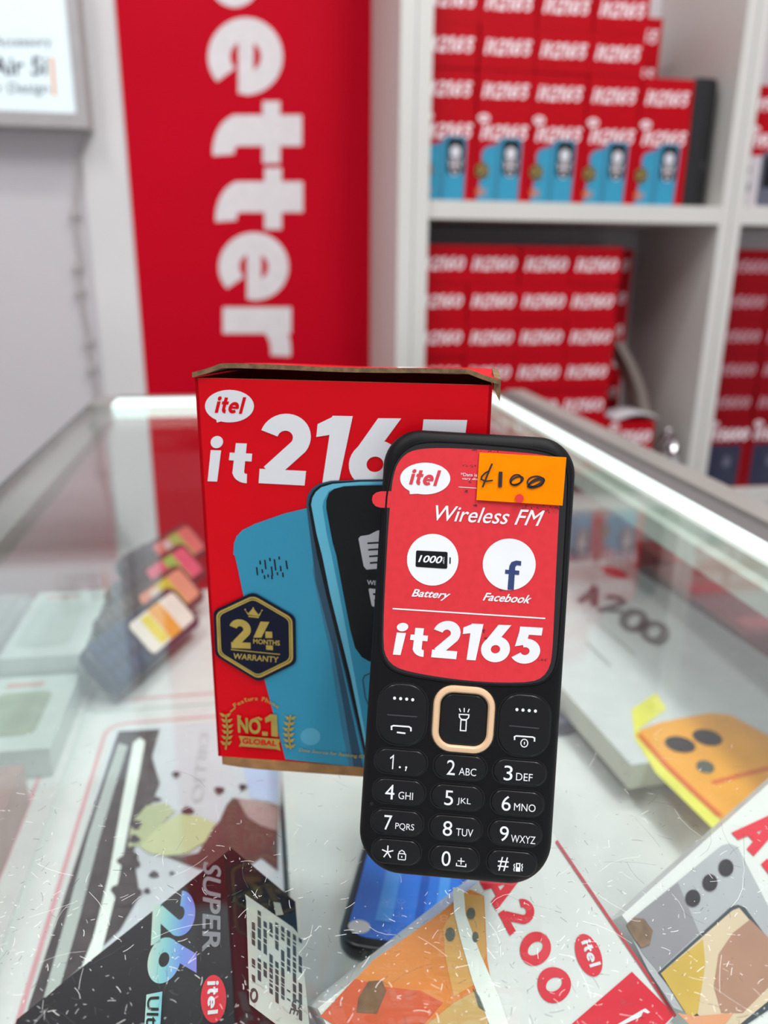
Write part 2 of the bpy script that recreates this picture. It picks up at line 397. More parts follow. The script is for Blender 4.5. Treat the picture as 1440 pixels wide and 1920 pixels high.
def standing_box(num, red, kind):
    k = MB(); k.box((-BW / 2, 0, 0), (BW / 2, BD, BH), red); h = BW / 2
    put(k, FACE, bubble(-.030, .1115, .0085, .0055), 0.0002, MARK)
    put(k, FACE, fitbox(heavy('itel', .15), -.0355, .109, -.0245, .1145), 0.0003, red)
    if kind == 'blue':
        put(k, FACE, fitbox(heavy(num, .2, .05, .19), -.0335, .0835, .0365, .1035), 0.0002, MARK)
        put(k, FACE, [[(-.036, .001), (.026, .001), (.026, .072), (-.006, .079), (-.026, .073), (-.031, .066), (-.030, .05)]], 0.0003, BLUE)
        put(k, FACE, [[(-.010, .001), (.027, .001), (.029, .080), (.026, .087), (-.002, .087), (-.008, .080)]], 0.00045, BLUEDIM)
        put(k, FACE, [[(-.004, .001), (.0255, .001), (.028, .080), (.025, .0858), (.0, .0858), (-.004, .078)]], 0.0006, BLUE)
        put(k, FACE, rrect(.000, .036, .0255, .084, .006), 0.00075, INK)
        put(k, FACE, ellipse(.0125, .066, .0075, .0085, 20), 0.0009, LILAC)
        put(k, FACE, fitbox(font('WIRELESS', 0, .02), .002, .053, .0235, .0565), 0.0009, MARK)
        put(k, FACE, fitbox(font('FM', 0, .03), .005, .0455, .020, .0515), 0.0009, MARK)
        put(k, FACE, stroke(arc(.0125, .0395, .005, .004, 0, 360, 18)[:-1], .0012, True), 0.0009, MARK)
        put(k, FACE, [arc(-.0295, .042, .0115, .0125, 30, 330, 5)], 0.0009, NAVY)
        put(k, FACE, stroke([q for q in arc(-.0295, .042, .0095, .0103, 30, 330, 5)], .0012, True), 0.00105, GOLD)
        put(k, FACE, fitbox(heavy('24'), -.035, .038, -.024, .048), 0.00105, GOLD)
        put(k, FACE, fitbox(font('NO.1', 0, .04), -.0375, .009, -.023, .019), 0.0009, mat('print_orange', (226, 120, 50), 0.5))
    elif kind == 'navy':
        put(k, FACE, fitbox(heavy(num, .16), -.036, .083, .0365, .104), 0.0002, MARK)
        put(k, FACE, rrect(-.034, .002, .026, .076, .006), 0.0003, mat('print_night_blue', (24, 26, 58), 0.4))
        put(k, FACE, rrect(-.014, .010, .020, .066, .004), 0.00045, mat('print_dusk', (34, 38, 62), 0.4))
        put(k, FACE, ellipse(.002, .046, .007, .010, 18), 0.0006, mat('print_grey', (92, 92, 112), 0.5))
    else:
        put(k, FACE, fitbox(heavy(num, .16), -.036, .086, .0365, .106), 0.0002, MARK)
        put(k, FACE, [[(-h, 0.0005), (h, 0.0005), (h, .078), (-h, .074)]], 0.0003, mat('print_pale_grey', (196, 188, 192), 0.5))
        put(k, FACE, rrect(-.012, .004, .034, .082, .006), 0.00045, mat('print_slate', (86, 88, 104), 0.4))
        put(k, FACE, rrect(-.006, .030, .028, .076, .003), 0.0006, INK)
        put(k, FACE, rect(-.034, .052, -.028, .058) + rect(-.030, .024, -.026, .036), 0.00045, mat('print_slate', (86, 88, 104), 0.4))
    return k
PROTO = {}
def shelf_box(key, name, x, y, z, label, group, rz=0.0, make=None):
    if key not in PROTO:
        o = make().build(name); PROTO[key] = o
    else:
        o = PROTO[key].copy(); COL.objects.link(o)
    o.location = (x, y, z); o.rotation_euler.z = math.radians(rz)
    tag(o, label, 'box', group)
ORD = ['first', 'second', 'third', 'fourth', 'fifth', 'sixth']
FY = 1.2
COLX = [0.2464 + 0.0825 * i + 0.04125 for i in range(5)]
rn = random.Random(3)
G1, G2 = 'red phone boxes on the upper shelf', 'red phone boxes on the lower shelf'
def jit(a=0.0012): return rn.uniform(-a, a)
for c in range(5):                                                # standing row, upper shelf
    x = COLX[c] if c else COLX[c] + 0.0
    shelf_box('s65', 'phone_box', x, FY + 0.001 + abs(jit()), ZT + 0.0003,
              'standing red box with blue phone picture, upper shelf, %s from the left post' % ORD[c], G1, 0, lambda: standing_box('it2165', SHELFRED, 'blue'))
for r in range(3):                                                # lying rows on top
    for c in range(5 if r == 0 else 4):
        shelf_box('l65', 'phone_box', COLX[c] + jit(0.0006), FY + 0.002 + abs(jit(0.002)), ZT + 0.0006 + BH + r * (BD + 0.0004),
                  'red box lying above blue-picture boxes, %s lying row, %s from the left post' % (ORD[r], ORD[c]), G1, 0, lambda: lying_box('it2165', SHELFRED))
for r in range(2):
    shelf_box('l65', 'phone_box', 0.618, FY + 0.1235, ZT + 0.0006 + BH + (r + 1) * (BD + 0.0004),
              'red box peeking from behind right end of %s lying row, upper shelf' % ORD[r + 1], G1)
shelf_box('l65', 'phone_box', 0.618, FY + 0.1235, ZT + 0.0004 + BH, 'red box hidden behind the right end of the first lying row', G1)
shelf_box('s65', 'phone_box', 0.618, FY + 0.1235, ZT + 0.0002, 'red box hidden behind the standing row at its right end', G1)
COLB = [0.2464 + 0.0815 * i + 0.04075 for i in range(5)]
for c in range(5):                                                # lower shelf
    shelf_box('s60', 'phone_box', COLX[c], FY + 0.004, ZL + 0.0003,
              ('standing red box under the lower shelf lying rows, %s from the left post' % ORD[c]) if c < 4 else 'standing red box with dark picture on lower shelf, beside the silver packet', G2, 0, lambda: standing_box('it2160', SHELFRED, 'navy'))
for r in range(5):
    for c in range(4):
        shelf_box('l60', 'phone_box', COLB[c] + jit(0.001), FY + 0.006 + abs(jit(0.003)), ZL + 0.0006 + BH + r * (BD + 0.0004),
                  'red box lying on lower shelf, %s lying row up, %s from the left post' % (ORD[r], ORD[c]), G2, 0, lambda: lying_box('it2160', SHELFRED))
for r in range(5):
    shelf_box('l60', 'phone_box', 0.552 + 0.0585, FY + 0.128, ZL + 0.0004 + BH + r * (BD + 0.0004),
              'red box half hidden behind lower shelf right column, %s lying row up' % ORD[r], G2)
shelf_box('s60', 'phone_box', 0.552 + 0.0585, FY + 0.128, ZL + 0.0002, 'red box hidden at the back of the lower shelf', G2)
G3 = 'red phone boxes in the bay beyond the divider'
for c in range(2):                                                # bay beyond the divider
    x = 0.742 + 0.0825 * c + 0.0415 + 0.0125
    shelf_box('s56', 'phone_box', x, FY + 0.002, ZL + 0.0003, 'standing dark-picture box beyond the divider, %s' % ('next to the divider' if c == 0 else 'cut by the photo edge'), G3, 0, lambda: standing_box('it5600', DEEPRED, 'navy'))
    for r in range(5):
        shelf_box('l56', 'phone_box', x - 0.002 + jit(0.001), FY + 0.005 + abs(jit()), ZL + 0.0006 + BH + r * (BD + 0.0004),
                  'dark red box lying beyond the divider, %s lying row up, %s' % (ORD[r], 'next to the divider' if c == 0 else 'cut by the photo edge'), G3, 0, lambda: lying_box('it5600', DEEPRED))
    shelf_box('sgr', 'phone_box', x, FY + 0.004, ZT + 0.0003, 'standing grey-picture box beyond the divider, upper shelf, %s' % ('next to the divider' if c == 0 else 'further along'), G3, 0, lambda: standing_box('it9200', SHELFRED, 'grey'))
    shelf_box('lgr', 'phone_box', x, FY + 0.012, ZT + 0.0006 + BH + 0.0, 'red box on top of the grey-picture box beyond the divider, %s' % ('next to the divider' if c == 0 else 'further along'), G3, 0, lambda: lying_box('it9200', SHELFRED))

# black case at the right end of the upper shelf
q = ony(1322, 380, 1.215)
BC = Pl((0.6835, 1.2135, ZT + 0.0004), (1, 0.05, 0), (0, 0, 1))
bc = root('device_case', (0.6835, 1.24, ZT), 'tall black case standing at the right end of the upper shelf', 'case')
m = MB(); blk = mat('case_black', (16, 16, 18), 0.35, coat=0.2)
slab(m, BC, -.0195, 0, .0205, .180, (.003, .010, .006, .003), -.14, 0, .003, blk); m.build('shell', bc, smooth=True)
m = MB(); put(m, BC, rrect(.008, .055, .0125, .066, .002), .0004, mat('case_button_grey', (60, 60, 66), 0.4)); m.build('button', bc)

# clutter on the lower shelf: white paper, grey strap, silver packet
PZ = ZL + 0.0003 + BH
m = MB(); p = [(0.588, 1.203), (0.665, 1.206), (0.668, 1.27), (0.592, 1.275)]
vs = []; nx = 8; ny = 5
for j in range(ny + 1):
    for i in range(nx + 1):
        a, b = i / nx, j / ny; x = 0.590 + 0.078 * a + .004 * b; y = 1.206 + 0.07 * b
        z = PZ + 0.0025 + 0.010 * math.sin(a * 3.0) * (1 - b * .4) + .006 * b * a
        vs.append((x, y, z))
n1 = len(vs); vs += [(v[0], v[1], v[2] - 0.0015) for v in vs]
fs = []
for j in range(ny):
    for i in range(nx):
        k = j * (nx + 1) + i; fs += [(k, k + 1, k + nx + 2, k + nx + 1), (n1 + k, n1 + k + nx + 1, n1 + k + nx + 2, n1 + k + 1)]
m.raw(vs, fs, mat('paper_white', (214, 210, 214), 0.6)); tag(m.build('paper', smooth=True, origin=(0.62, 1.24, PZ)), 'crumpled white paper on top of the red box beside the grey strap', 'paper')
m = MB(); st = []
for i in range(15):
    t = i / 14; st.append(ony(1161 + 52 * t + 10 * math.sin(t * 3.1), 641 + 146 * t, 1.235 - 0.0 * t))
for i in range(14):
    a, b = st[i], st[i + 1]; w = .0075
    c = [(a.x - w, a.y, a.z), (b.x - w, b.y, b.z), (b.x - w, b.y + .05, b.z), (a.x - w, a.y + .05, a.z), (a.x + w, a.y, a.z), (b.x + w, b.y, b.z), (b.x + w, b.y + .05, b.z), (a.x + w, a.y + .05, a.z)]
    m.hexa([Vector(v) for v in c], mat('strap_grey', (124, 112, 104), 0.6))
tag(m.build('bag_strap', origin=tuple(st[-1])), 'curved grey-brown bag strap leaning against the divider on the lower shelf', 'bag strap')
m = MB(); rs = []; sc = Vector((0.688, 1.207, ZL + .001)); rr = random.Random(5)
for j in range(13):
    t = j / 12; ring = []
    for i in range(18):
        a = 2 * math.pi * i / 18; w = (0.0145 * (1 - t ** 4) ** .5 + 0.002) * (1 + .35 * rr.uniform(-1, 1))
        ring.append(sc + Vector((math.cos(a) * w * .85, math.sin(a) * w * 1.3, t * .105)))
    rs.append(ring)
m.rings(rs, mat('silver_foil', (190, 188, 190), 0.16, metal=1.0, var=0.2)); tag(m.build('foil_packet', origin=tuple(sc)), 'crumpled shiny silver packet on the lower shelf beside the divider', 'packet')

# ------------------------------------------------------------------ glass counter
ct = root('display_counter', (0.06, 0.35, FLOOR_Z), 'glass display counter in front with scratched top and white edge lights', 'counter')
CX0, CX1, CY0, CY1 = -0.1775, 0.2690, -0.30, 0.9520
ALU = mat('counter_aluminium', (156, 152, 146), 0.42, metal=0.25, var=0.05, scale=8)
ALUD = mat('counter_dark_channel', (112, 108, 108), 0.5, metal=0.2)
SHW = mat('counter_shelf_white', (208, 216, 212), 0.5, scale=10)
gt = None
m = MB(); m.box((CX0, CY0, -0.006), (CX1 - 0.0005, 0.8935, 0.0), GLASS); gt = m.build('glass_top', ct)
m = MB(); m.box((CX0 - 0.002, CY0, -0.010), (CX0 - 0.0002, CY1, 0.0006), mat('glass_edge_dark', (74, 86, 82), 0.3)); m.build('edge_strip', ct)
m = MB(); m.box((CX0, CY0, -0.020), (CX0 + 0.026, 0.893, -0.0065), ALU); m.build('rail', ct)
m = MB(); m.box((CX1 + 0.0052, CY0, -0.014), (CX1 + 0.0208, CY1, 0.0008), mat('edge_light', (228, 250, 244), 0.4, emit=0.8, var=0.01)); m.build('edge_light', ct)
m = MB(); m.box((CX0 + 0.024, 0.894, -0.014), (CX1 - 0.0005, 0.936, 0.0008), MATS['edge_light']); m.build('edge_light', ct)
m = MB(); m.box((CX0, 0.894, -0.014), (CX0 + 0.0235, CY1, 0.0008), ALU); m.box((CX0 + 0.0235, 0.9365, -0.014), (CX1 - 0.0005, CY1, 0.0012), ALUD); m.build('rail', ct)
m = MB(); m.box((CX1 + 0.0211, CY0, -0.03), (CX1 + 0.0445, CY1, -0.002), ALUD); m.build('rail', ct)
m = MB(); m.box((CX1 + 0.0448, CY0, -0.03), (CX1 + 0.0680, CY1, 0.0015), ALU); m.build('rail', ct, bevel=0.002)
m = MB(); m.box((CX1 + 0.0683, CY0, -0.03), (CX1 + 0.087, CY1, -0.012), ALUD); m.build('rail', ct)
m = MB(); m.box((CX1 - 0.011, CY0, -0.020), (CX1 + 0.0049, 0.893, -0.0065), mat('ledge_pale_green', (190, 200, 190), 0.5)); m.box((CX1 - 0.0003, CY0, -0.0064), (CX1 + 0.0049, CY1, 0.0004), MATS['ledge_pale_green']); m.build('rail', ct)
BASE = -0.45
m = MB(); m.box((CX0, CY0, BASE), (CX0 + 0.005, CY1, -0.0205), PANE); m.build('glass_pane', ct)
m = MB(); m.box((CX1 + 0.0820, CY0, BASE), (CX1 + 0.087, CY1, -0.0305), PANE); m.build('glass_pane', ct)
m = MB(); m.box((CX0 + 0.006, CY1 - 0.007, BASE), (CX1 + 0.081, CY1 - 0.001, -0.0305), PANE); m.build('glass_pane', ct)
SHZ = -0.125; SHE = 0.66
m = MB(); m.box((CX0 + 0.0055, CY0, SHZ - 0.008), (CX1 + 0.0815, SHE, SHZ), SHW); m.build('inner_shelf', ct)
m = MB(); m.box((CX0, CY0, FLOOR_Z + 0.0005), (CX1 + 0.087, CY1, BASE), mat('counter_base_white', (204, 204, 204), 0.5, scale=5)); m.build('base_cabinet', ct)

# scratches in the glass: hair-thin nicks on the top face
SCR = mat('scratch_white', (236, 236, 232), 0.7); SCD = mat('scratch_dark', (70, 72, 70), 0.7)
m = MB(); rs_ = random.Random(11); GP = Pl((0, 0, 0), (1, 0, 0), (0, 1, 0))
def nick(x, y, L, a, w, mm, bend=0.0):
    n = 3 if bend else 1; pts = [(x + math.cos(a + bend * (i / n - .5)) * L * i / n, y + math.sin(a + bend * (i / n - .5)) * L * i / n) for i in range(n + 1)]
    put(m, GP, stroke(pts, w), 0.00005, mm, False)
for i in range(1500):
    u, v = rs_.uniform(-20, 1460), 1300 + 640 * rs_.random() ** 0.6
    p = onz(u, v, 0); L = rs_.choice((.0004, .0005, .0007, .0009, .0013, .002, .003)) * rs_.uniform(.6, 1.2)
    nick(p.x, p.y, L, rs_.uniform(0, 6.28), rs_.uniform(.00005, .00011), SCR if rs_.random() < .6 else SCD, rs_.uniform(-.4, .4))
for i in range(75):
    u, v = rs_.uniform(0, 1440), rs_.uniform(1430, 1920); p = onz(u, v, 0)
    nick(p.x, p.y, rs_.uniform(.004, .014), rs_.uniform(0, 6.28), rs_.uniform(.00004, .00007), SCR if rs_.random() < .6 else SCD, rs_.uniform(-.5, .5))
for i in range(160):
    u, v = rs_.uniform(0, 1440), rs_.uniform(1050, 1450); p = onz(u, v, 0)
    nick(p.x, p.y, rs_.uniform(.001, .006), rs_.uniform(-.3, .6), .00005, SCD if rs_.random() < .6 else SCR)
sco = m.build('scratches', gt); sco['kind'] = 'stuff'

# ------------------------------------------------------------------ things inside the counter
TOPZ = -0.075
HZ = Pl((0, 0, TOPZ), (1, 0, 0), (0, 1, 0))
def P_(pl, *pts): return [[pl.at(*p) for p in pts]]
def quad_box(mb, pl, pts, thick, mside, mtop):
    """closed prism under the polygon pts (local 2-D, counter-clockwise) of the plane"""
    n = len(pts); top = [pl.pt(a, b, 0) for a, b in pts]; bot = [pl.pt(a, b, -thick) for a, b in pts]
    mb.poly(top, mtop)
    mb.poly(bot[::-1], mside)
    for i in range(n): mb.poly([bot[i], bot[(i + 1) % n], top[(i + 1) % n], top[i]], mside)
def liner(px, label):
    pl = Pl((0, 0, SHZ + 0.0012), (1, 0, 0), (0, 1, 0)); x0, y0, x1, y1 = px
    k = MB(); quad_box(k, pl, rrect(x0, y0, x1, y1, .006)[0], 0.0010, GREYWHITE, mat('liner_white', (216, 218, 216), 0.4, coat=0.2))
    put(k, pl, stroke(rrect(x0 + .0125, y0 + .0125, x1 - .0125, y1 - .0125, .012)[0], .0022, True), 0.0002, mat('liner_pink', (214, 158, 164), 0.5))
    tag(k.build('shelf_liner', origin=(x0, y0, SHZ)), label, 'liner', 'pink-lined sheets on the counter shelf')
p = Pl((0, 0, SHZ), (1, 0, 0), (0, 1, 0)).at(165, 1342)
gx, gy = p
g = .002
liner((gx + g, gy + g, gx + .185, SHE - .002), 'white sheet with pink border under the stacked phones')
liner((gx + g, -.02, gx + .185, gy - g), 'white sheet with pink border running along the counter beside the black box')
liner((CX0 + .007, gy + g, gx - g, SHE - .002), 'narrow white sheet at the left pane, farther one')
liner((CX0 + .007, -.02, gx - g, gy - g), 'narrow white sheet at the left pane, nearer one')
liner((gx + .209, -.02, CX1 + .064, SHE - .002), 'white pink-bordered sheet at right behind the orange-picture box')

# white box with a dark splash picture
SB = Pl((0, 0, -0.1005), (1, 0, 0), (0, 1, 0))
a0 = SB.at(214, 1368); a1 = SB.at(523, 1500)
bx = (a0[0], 0.05, a1[0], a0[1])
sb = root('phone_box', ((bx[0] + bx[2]) / 2, (bx[1] + bx[3]) / 2, SHZ), 'white splash-picture box with pale green shape, beneath the black box in the counter', 'box')
m = MB(); quad_box(m, SB, [(bx[0], bx[1]), (bx[2], bx[1]), (bx[2], bx[3]), (bx[0], bx[3])], 0.0225, GREYWHITE, mat('splash_box_top', (208, 214, 220), 0.35, coat=0.3)); m.build('carton', sb)
m = MB(); DK = mat('splash_dark', (66, 58, 60), 0.4, var=0.35, scale=120); ST = mat('splash_silver', (178, 186, 182), 0.35); LT = mat('splash_highlight', (236, 246, 238), 0.3)
put(m, SB, P_(SB, (222, 1372), (300, 1368), (285, 1420), (300, 1470), (262, 1560), (250, 1600), (262, 1680), (225, 1745), (60, 1900), (52, 1894)), .0003, DK)
put(m, SB, P_(SB, (222, 1395), (240, 1400), (215, 1480), (185, 1580), (150, 1720), (105, 1880), (80, 1880), (130, 1700), (165, 1570), (200, 1460)), .0005, ST)
put(m, SB, P_(SB, (250, 1395), (262, 1385), (272, 1392), (262, 1450), (240, 1560), (215, 1690), (190, 1790), (160, 1850), (140, 1850), (175, 1760), (205, 1640), (230, 1500)), .0006, LT)  # bright streak: highlight on the glossy box, painted in as a pale stripe
GRN = mat('splash_green', (186, 194, 150), 0.4, var=0.08, scale=60)
put(m, SB, P_(SB, (246, 1545), (275, 1512), (310, 1506), (330, 1522), (300, 1550), (270, 1585), (240, 1590)), .0005, GRN)
put(m, SB, P_(SB, (262, 1590), (300, 1550), (335, 1528), (372, 1532), (405, 1545), (385, 1580), (350, 1602), (310, 1607), (280, 1602)), .0006, mat('splash_green_light', (204, 210, 160), 0.4, var=0.05))
put(m, SB, P_(SB, (372, 1600), (395, 1560), (412, 1540), (425, 1510), (436, 1497), (460, 1500), (500, 1505), (522, 1512), (521, 1635), (490, 1610), (440, 1640), (372, 1630), (310, 1607), (345, 1606)), .0004, mat('splash_brown', (96, 66, 64), 0.4, var=0.2, scale=80))
put(m, SB, P_(SB, (445, 1500), (485, 1502), (520, 1515), (520, 1560), (490, 1550), (465, 1535)), .0006, mat('splash_rose', (172, 146, 146), 0.4, var=0.15, scale=80))
put(m, SB, P_(SB, (455, 1430), (523, 1430), (523, 1506), (470, 1497)), .0003, mat('splash_lavender', (190, 204, 236), 0.35))
for u, v, rx, ry in ((411, 1484, 9, 7), (352, 1521, 11, 7), (330, 1454, 7, 6), (290, 1500, 11, 5), (255, 1549, 11, 9), (252, 1575, 10, 8), (289, 1641, 9, 6), (276, 1672, 6, 5), (322, 1639, 5, 3), (455, 1478, 7, 6), (244, 1615, 20, 16), (235, 1680, 26, 22), (280, 1470, 16, 20)):
    put(m, SB, [[SB.at(u + rx * math.cos(t) * (1 + .3 * math.sin(3 * t + u)), v + ry * math.sin(t)) for t in [2 * math.pi * i / 16 for i in range(16)]]], .0007, DK)
m.build('picture', sb)
m = MB(); put(m, SB, fit(font('OLLIIO', 0, .01), [SB.at(357, 1505), SB.at(376, 1372), SB.at(392, 1376), SB.at(380, 1505)]), .0005, mat('faint_grey_print', (196, 201, 203), 0.5)); m.build('lettering', sb)

# black box resting on its edge, ridge upwards
A = onz(434, 1590, -0.018)
e1 = Vector((0.004, -1, 0)).normalized()
e2 = Vector((-0.775, -0.0, -0.632)); e2 = (e2 - e1 * e2.dot(e1)).normalized()
e3 = e1.cross(e2); e3 = e3 if e3.x > 0 else -e3
LEN, WID, THK = 0.158, 0.089, 0.0300
bb = root('phone_box', tuple(A + e1 * .08 + e2 * .05), 'black box with iridescent 26 resting ridge up at the bottom left of the counter', 'box')
m = MB(); BLK = mat('black_carton', (17, 19, 22), 0.55, var=0.1, spec=0.15)
c = [A + e3 * THK + e2 * WID, A + e2 * WID, A, A + e3 * THK]
m.hexa([p + e1 * LEN for p in (c[0], c[3], c[2], c[1])] + [p for p in (c[0], c[3], c[2], c[1])], BLK); m.build('carton', bb)
LF = Pl(A, e1, -e2); LF.n = e1.cross(-e2)                    # left face: right = along the ridge towards us, up = towards the ridge
if LF.n.dot(EYE - A) < 0: LF.n = -LF.n
RF = Pl(A, e1, e3); RF.n = e1.cross(e3)
if RF.n.dot(EYE - A) < 0: RF.n = -RF.n
HOL = bpy.data.materials.new('iridescent_foil'); HOL.use_nodes = True
nt = HOL.node_tree; b = nt.nodes['Principled BSDF']; b.inputs['Roughness'].default_value = 0.4; b.inputs['Metallic'].default_value = 0.2
tc = nt.nodes.new('ShaderNodeTexCoord'); sx = nt.nodes.new('ShaderNodeSeparateXYZ'); rp = nt.nodes.new('ShaderNodeValToRGB'); mr = nt.nodes.new('ShaderNodeMapRange')
nt.links.new(tc.outputs['Generated'], sx.inputs[0]); nt.links.new(sx.outputs['X'], mr.inputs['Value']); nt.links.new(mr.outputs[0], rp.inputs['Fac'])
rp.color_ramp.elements[0].color = (lin(226), lin(244), lin(226), 1); rp.color_ramp.elements[1].color = (lin(150), lin(140), lin(240), 1)
for pos, cc in ((0.35, (150, 226, 228)), (0.7, (120, 160, 246))):
    el = rp.color_ramp.elements.new(pos); el.color = (lin(cc[0]), lin(cc[1]), lin(cc[2]), 1)
nt.links.new(rp.outputs['Color'], b.inputs['Base Color'])
m = MB(); SLV = mat('silver_lettering', (168, 168, 176), 0.3, metal=0.5)
def lq(*p): return [LF.at(*q) for q in p]
put(m, LF, fit(heavy('2'), lq((286, 1775), (285, 1765 + 0), (352, 1664), (372, 1664))), .0003, HOL) if 0 else None
put(m, LF, fit(heavy('2'), lq((288, 1700), (284, 1776), (374, 1744), (360, 1662))), .0003, HOL)
put(m, LF, fit(heavy('6'), lq((282, 1762), (274, 1852), (370, 1830), (370, 1752))), .0003, HOL)
put(m, LF, fit(rect(0, 0, 1, 1), lq((276, 1866), (270, 1960), (300, 1960), (306, 1860))), .0003, HOL)
m.build('lettering', bb)
m = MB()
put(m, LF, fit(font('SUPER', 0.2, 0.02), lq((382, 1616), (380, 1786), (415, 1776), (416, 1620))), .0003, SLV)
put(m, LF, fit(font('Ultra', 0.1, 0.01), lq((279, 1872), (274, 1960), (297, 1960), (301, 1868))), .0005, BLK)
put(m, LF, fit(font('ll', 0.3, 0.02), lq((66, 1915), (62, 1930), (90, 1895), (94, 1886))), .0003, SLV)
m.build('lettering', bb)
m = MB(); LR = mat('logo_red', (222, 22, 44), 0.4)
ce = LF.at(402, 1874)
put(m, LF, [[LF.at(402 + 24 * math.cos(t), 1874 + 45 * math.sin(t)) for t in [2 * math.pi * i / 28 for i in range(28)]]], .0003, LR)
put(m, LF, fit(heavy('itel', .1), lq((391, 1842), (392, 1908), (411, 1902), (413, 1838))), .0005, WHITE)
m.build('logo', bb)
m = MB(); LB = mat('label_paper', (204, 206, 196), 0.6)
def rq(*p): return [RF.at(*q) for q in p]
lab = rq((458, 1678), (460, 1690), (466, 1884), (520, 1925), (582, 1960), (562, 1757), (548, 1740))
put(m, RF, [lab], .0003, LB)
LI = mat('label_ink', (60, 60, 58), 0.6)
rl = random.Random(2)
for i in range(9):                                             # columns of fine print
    x = 470 + i * 11
    y = 1700 + i * 7.4
    while y < 1830 + i * 8:
        h_ = rl.uniform(3, 20)
        if rl.random() < .8: put(m, RF, [rq((x, y), (x + 6.2, y + 4), (x + 6.6, y + 4 + h_), (x + .4, y + h_))], .0004, LI)
        y += h_ + rl.uniform(1.5, 4)
    for k_ in range(2):
        x2 = x + k_ * 3
put(m, RF, fit(font('CE', 0, .01), rq((548, 1872), (540, 1902), (556, 1906), (564, 1880))), .0004, LI)
put(m, RF, stroke([RF.at(474 + 6 * math.cos(t), 1868 + 11 * math.sin(t)) for t in [2 * math.pi * i / 18 for i in range(18)]], .0008, True), .0004, LI)
m.build('label', bb)
m = MB(); put(m, RF, [rq((511, 1692), (524, 1694), (530, 1716), (516, 1718))], .0003, mat('seal_sticker', (176, 180, 166), 0.5)); m.build('sticker', bb)

# white box behind with the blue phone lying on it
WB = Pl((0, 0, -0.080), (1, 0, 0), (0, 1, 0))
w0 = WB.at(529, 1440); w1 = WB.at(1035, 1560)
wy0 = 0.098
wb_ = root('phone_box', ((w0[0] + .11) / 1, .22, SHZ), 'plain white box under the blue phone in the counter', 'box')
m = MB(); quad_box(m, WB, [(w0[0], wy0), (w0[0] + .105, wy0), (w0[0] + .105, w0[1] + .03), (w0[0], w0[1] + .03)], .0435, GREYWHITE, mat('white_box_top', (220, 224, 220), 0.4, coat=0.25)); m.build('carton', wb_)
fpl = Pl((0, 0, -0.0725), (1, 0, 0), (0, 1, 0))
q0, q1, q2 = fpl.at(628, 1768), fpl.at(672, 1612), fpl.at(760, 1765)
d = (Vector(q1) - Vector(q0)); Lb = d.length
up = d.normalized(); rt = Vector((up.y, -up.x))
fp = Pl(fpl.pt(*q0), (rt.x, rt.y, 0), (up.x, up.y, 0))
bp = root('smartphone', tuple(fp.pt(.03, .06, -.007)), 'blue smartphone with black rim lying on the white box', 'phone')
m = MB(); slab(m, fp, 0, 0, .072, .150, .008, -.0068, 0, .0018, mat('smartphone_rim_black', (20, 22, 26), 0.3)); m.build('frame', bp, smooth=True)
m = MB(); BB_ = mat('smartphone_blue', (40, 122, 232), 0.3, coat=0.3, var=0.06); put(m, fp, rrect(.003, .004, .069, .147, .007), .0003, BB_)
for i, (x, w, mm) in enumerate(((.012, .006, mat('smartphone_sky', (82, 160, 246), 0.3)), (.026, .003, mat('smartphone_deep', (34, 92, 190), 0.3)), (.033, .004, MATS['smartphone_sky']), (.041, .003, MATS['smartphone_deep']), (.049, .005, MATS['smartphone_sky']))):
    put(m, fp, rect(x, .012, x + w, .144), .0005, mm)
m.build('back_cover', bp)
m = MB(); put(m, fp, ellipse(.007, .008, .004, .003, 18), .0005, WHITE); m.build('corner_highlight', bp)  # whitish highlight at the corner, painted onto the cover

# orange-picture box, leaning up towards us
def lean_plane(px, z, tilt, side=0.0):
    o = onz(*px, z); t = math.radians(tilt); s_ = math.radians(side)
    u = Vector((0, math.cos(t), math.sin(t))); r = Vector((math.cos(s_), 0, math.sin(s_)))
    return Pl(o, r, u)
def frame_on(pl, c0, c1):            # a face frame inside the plane whose right axis runs along pixel c0 -> c1
    a, b = pl.at(*c0), pl.at(*c1); d = (Vector(b) - Vector(a)).normalized()
    return Pl(pl.pt(*a), pl.r * d.x + pl.u * d.y, -(pl.r * d.y) + pl.u * d.x)
AP = lean_plane((1043, 1572), -0.016, 43, -7)
AF = frame_on(AP, (1043, 1572), (1268, 1903))      # right axis along the right edge, towards us; up axis to the right of the picture
LA = AF.at(1268, 1903)[0]
wA = -AF.at(592, 1884)[1] - .006
wA = min(max(wA, .05), .12)
ob = root('phone_box', tuple(AF.pt(LA / 2, -wA / 2, -.045)), 'white box with orange phone picture and red lettering at the bottom centre of the counter', 'box')
m = MB(); quad_box(m, AF, [(-.004, -wA - .006), (LA, -wA - .006), (LA, 0), (-.004, 0)], .024, GREYWHITE, mat('lettered_box_top', (224, 224, 220), 0.4, coat=0.25)); m.build('carton', ob)
def aq(*p): return [AF.at(*q) for q in p]
m = MB()
put(m, AF, [[(LA - .0005, -wA - .0055), (LA - .0005, -.0005)] + aq((1184, 1822), (1070, 1921), (960, 2020))], .0003, mat('band_red', (220, 16, 44), 0.4, coat=0.2))
put(m, AF, stroke([(0.0005, -.0006), (LA, -.0006)], .0010), .0004, mat('edge_red', (190, 50, 60), 0.5))
m.build('band', ob)
m = MB(); PR = mat('letter_red', (222, 20, 46), 0.45)
put(m, AF, fit(heavy('A'), aq((898, 1652), (930, 1708), (985, 1668), (955, 1618))), .0003, PR)
put(m, AF, fit(heavy('2'), aq((933, 1712), (956, 1756), (1010, 1715), (985, 1678))), .0003, PR)
put(m, AF, fit(heavy('0'), aq((964, 1770), (992, 1824), (1044, 1785), (1012, 1735))), .0003, PR)
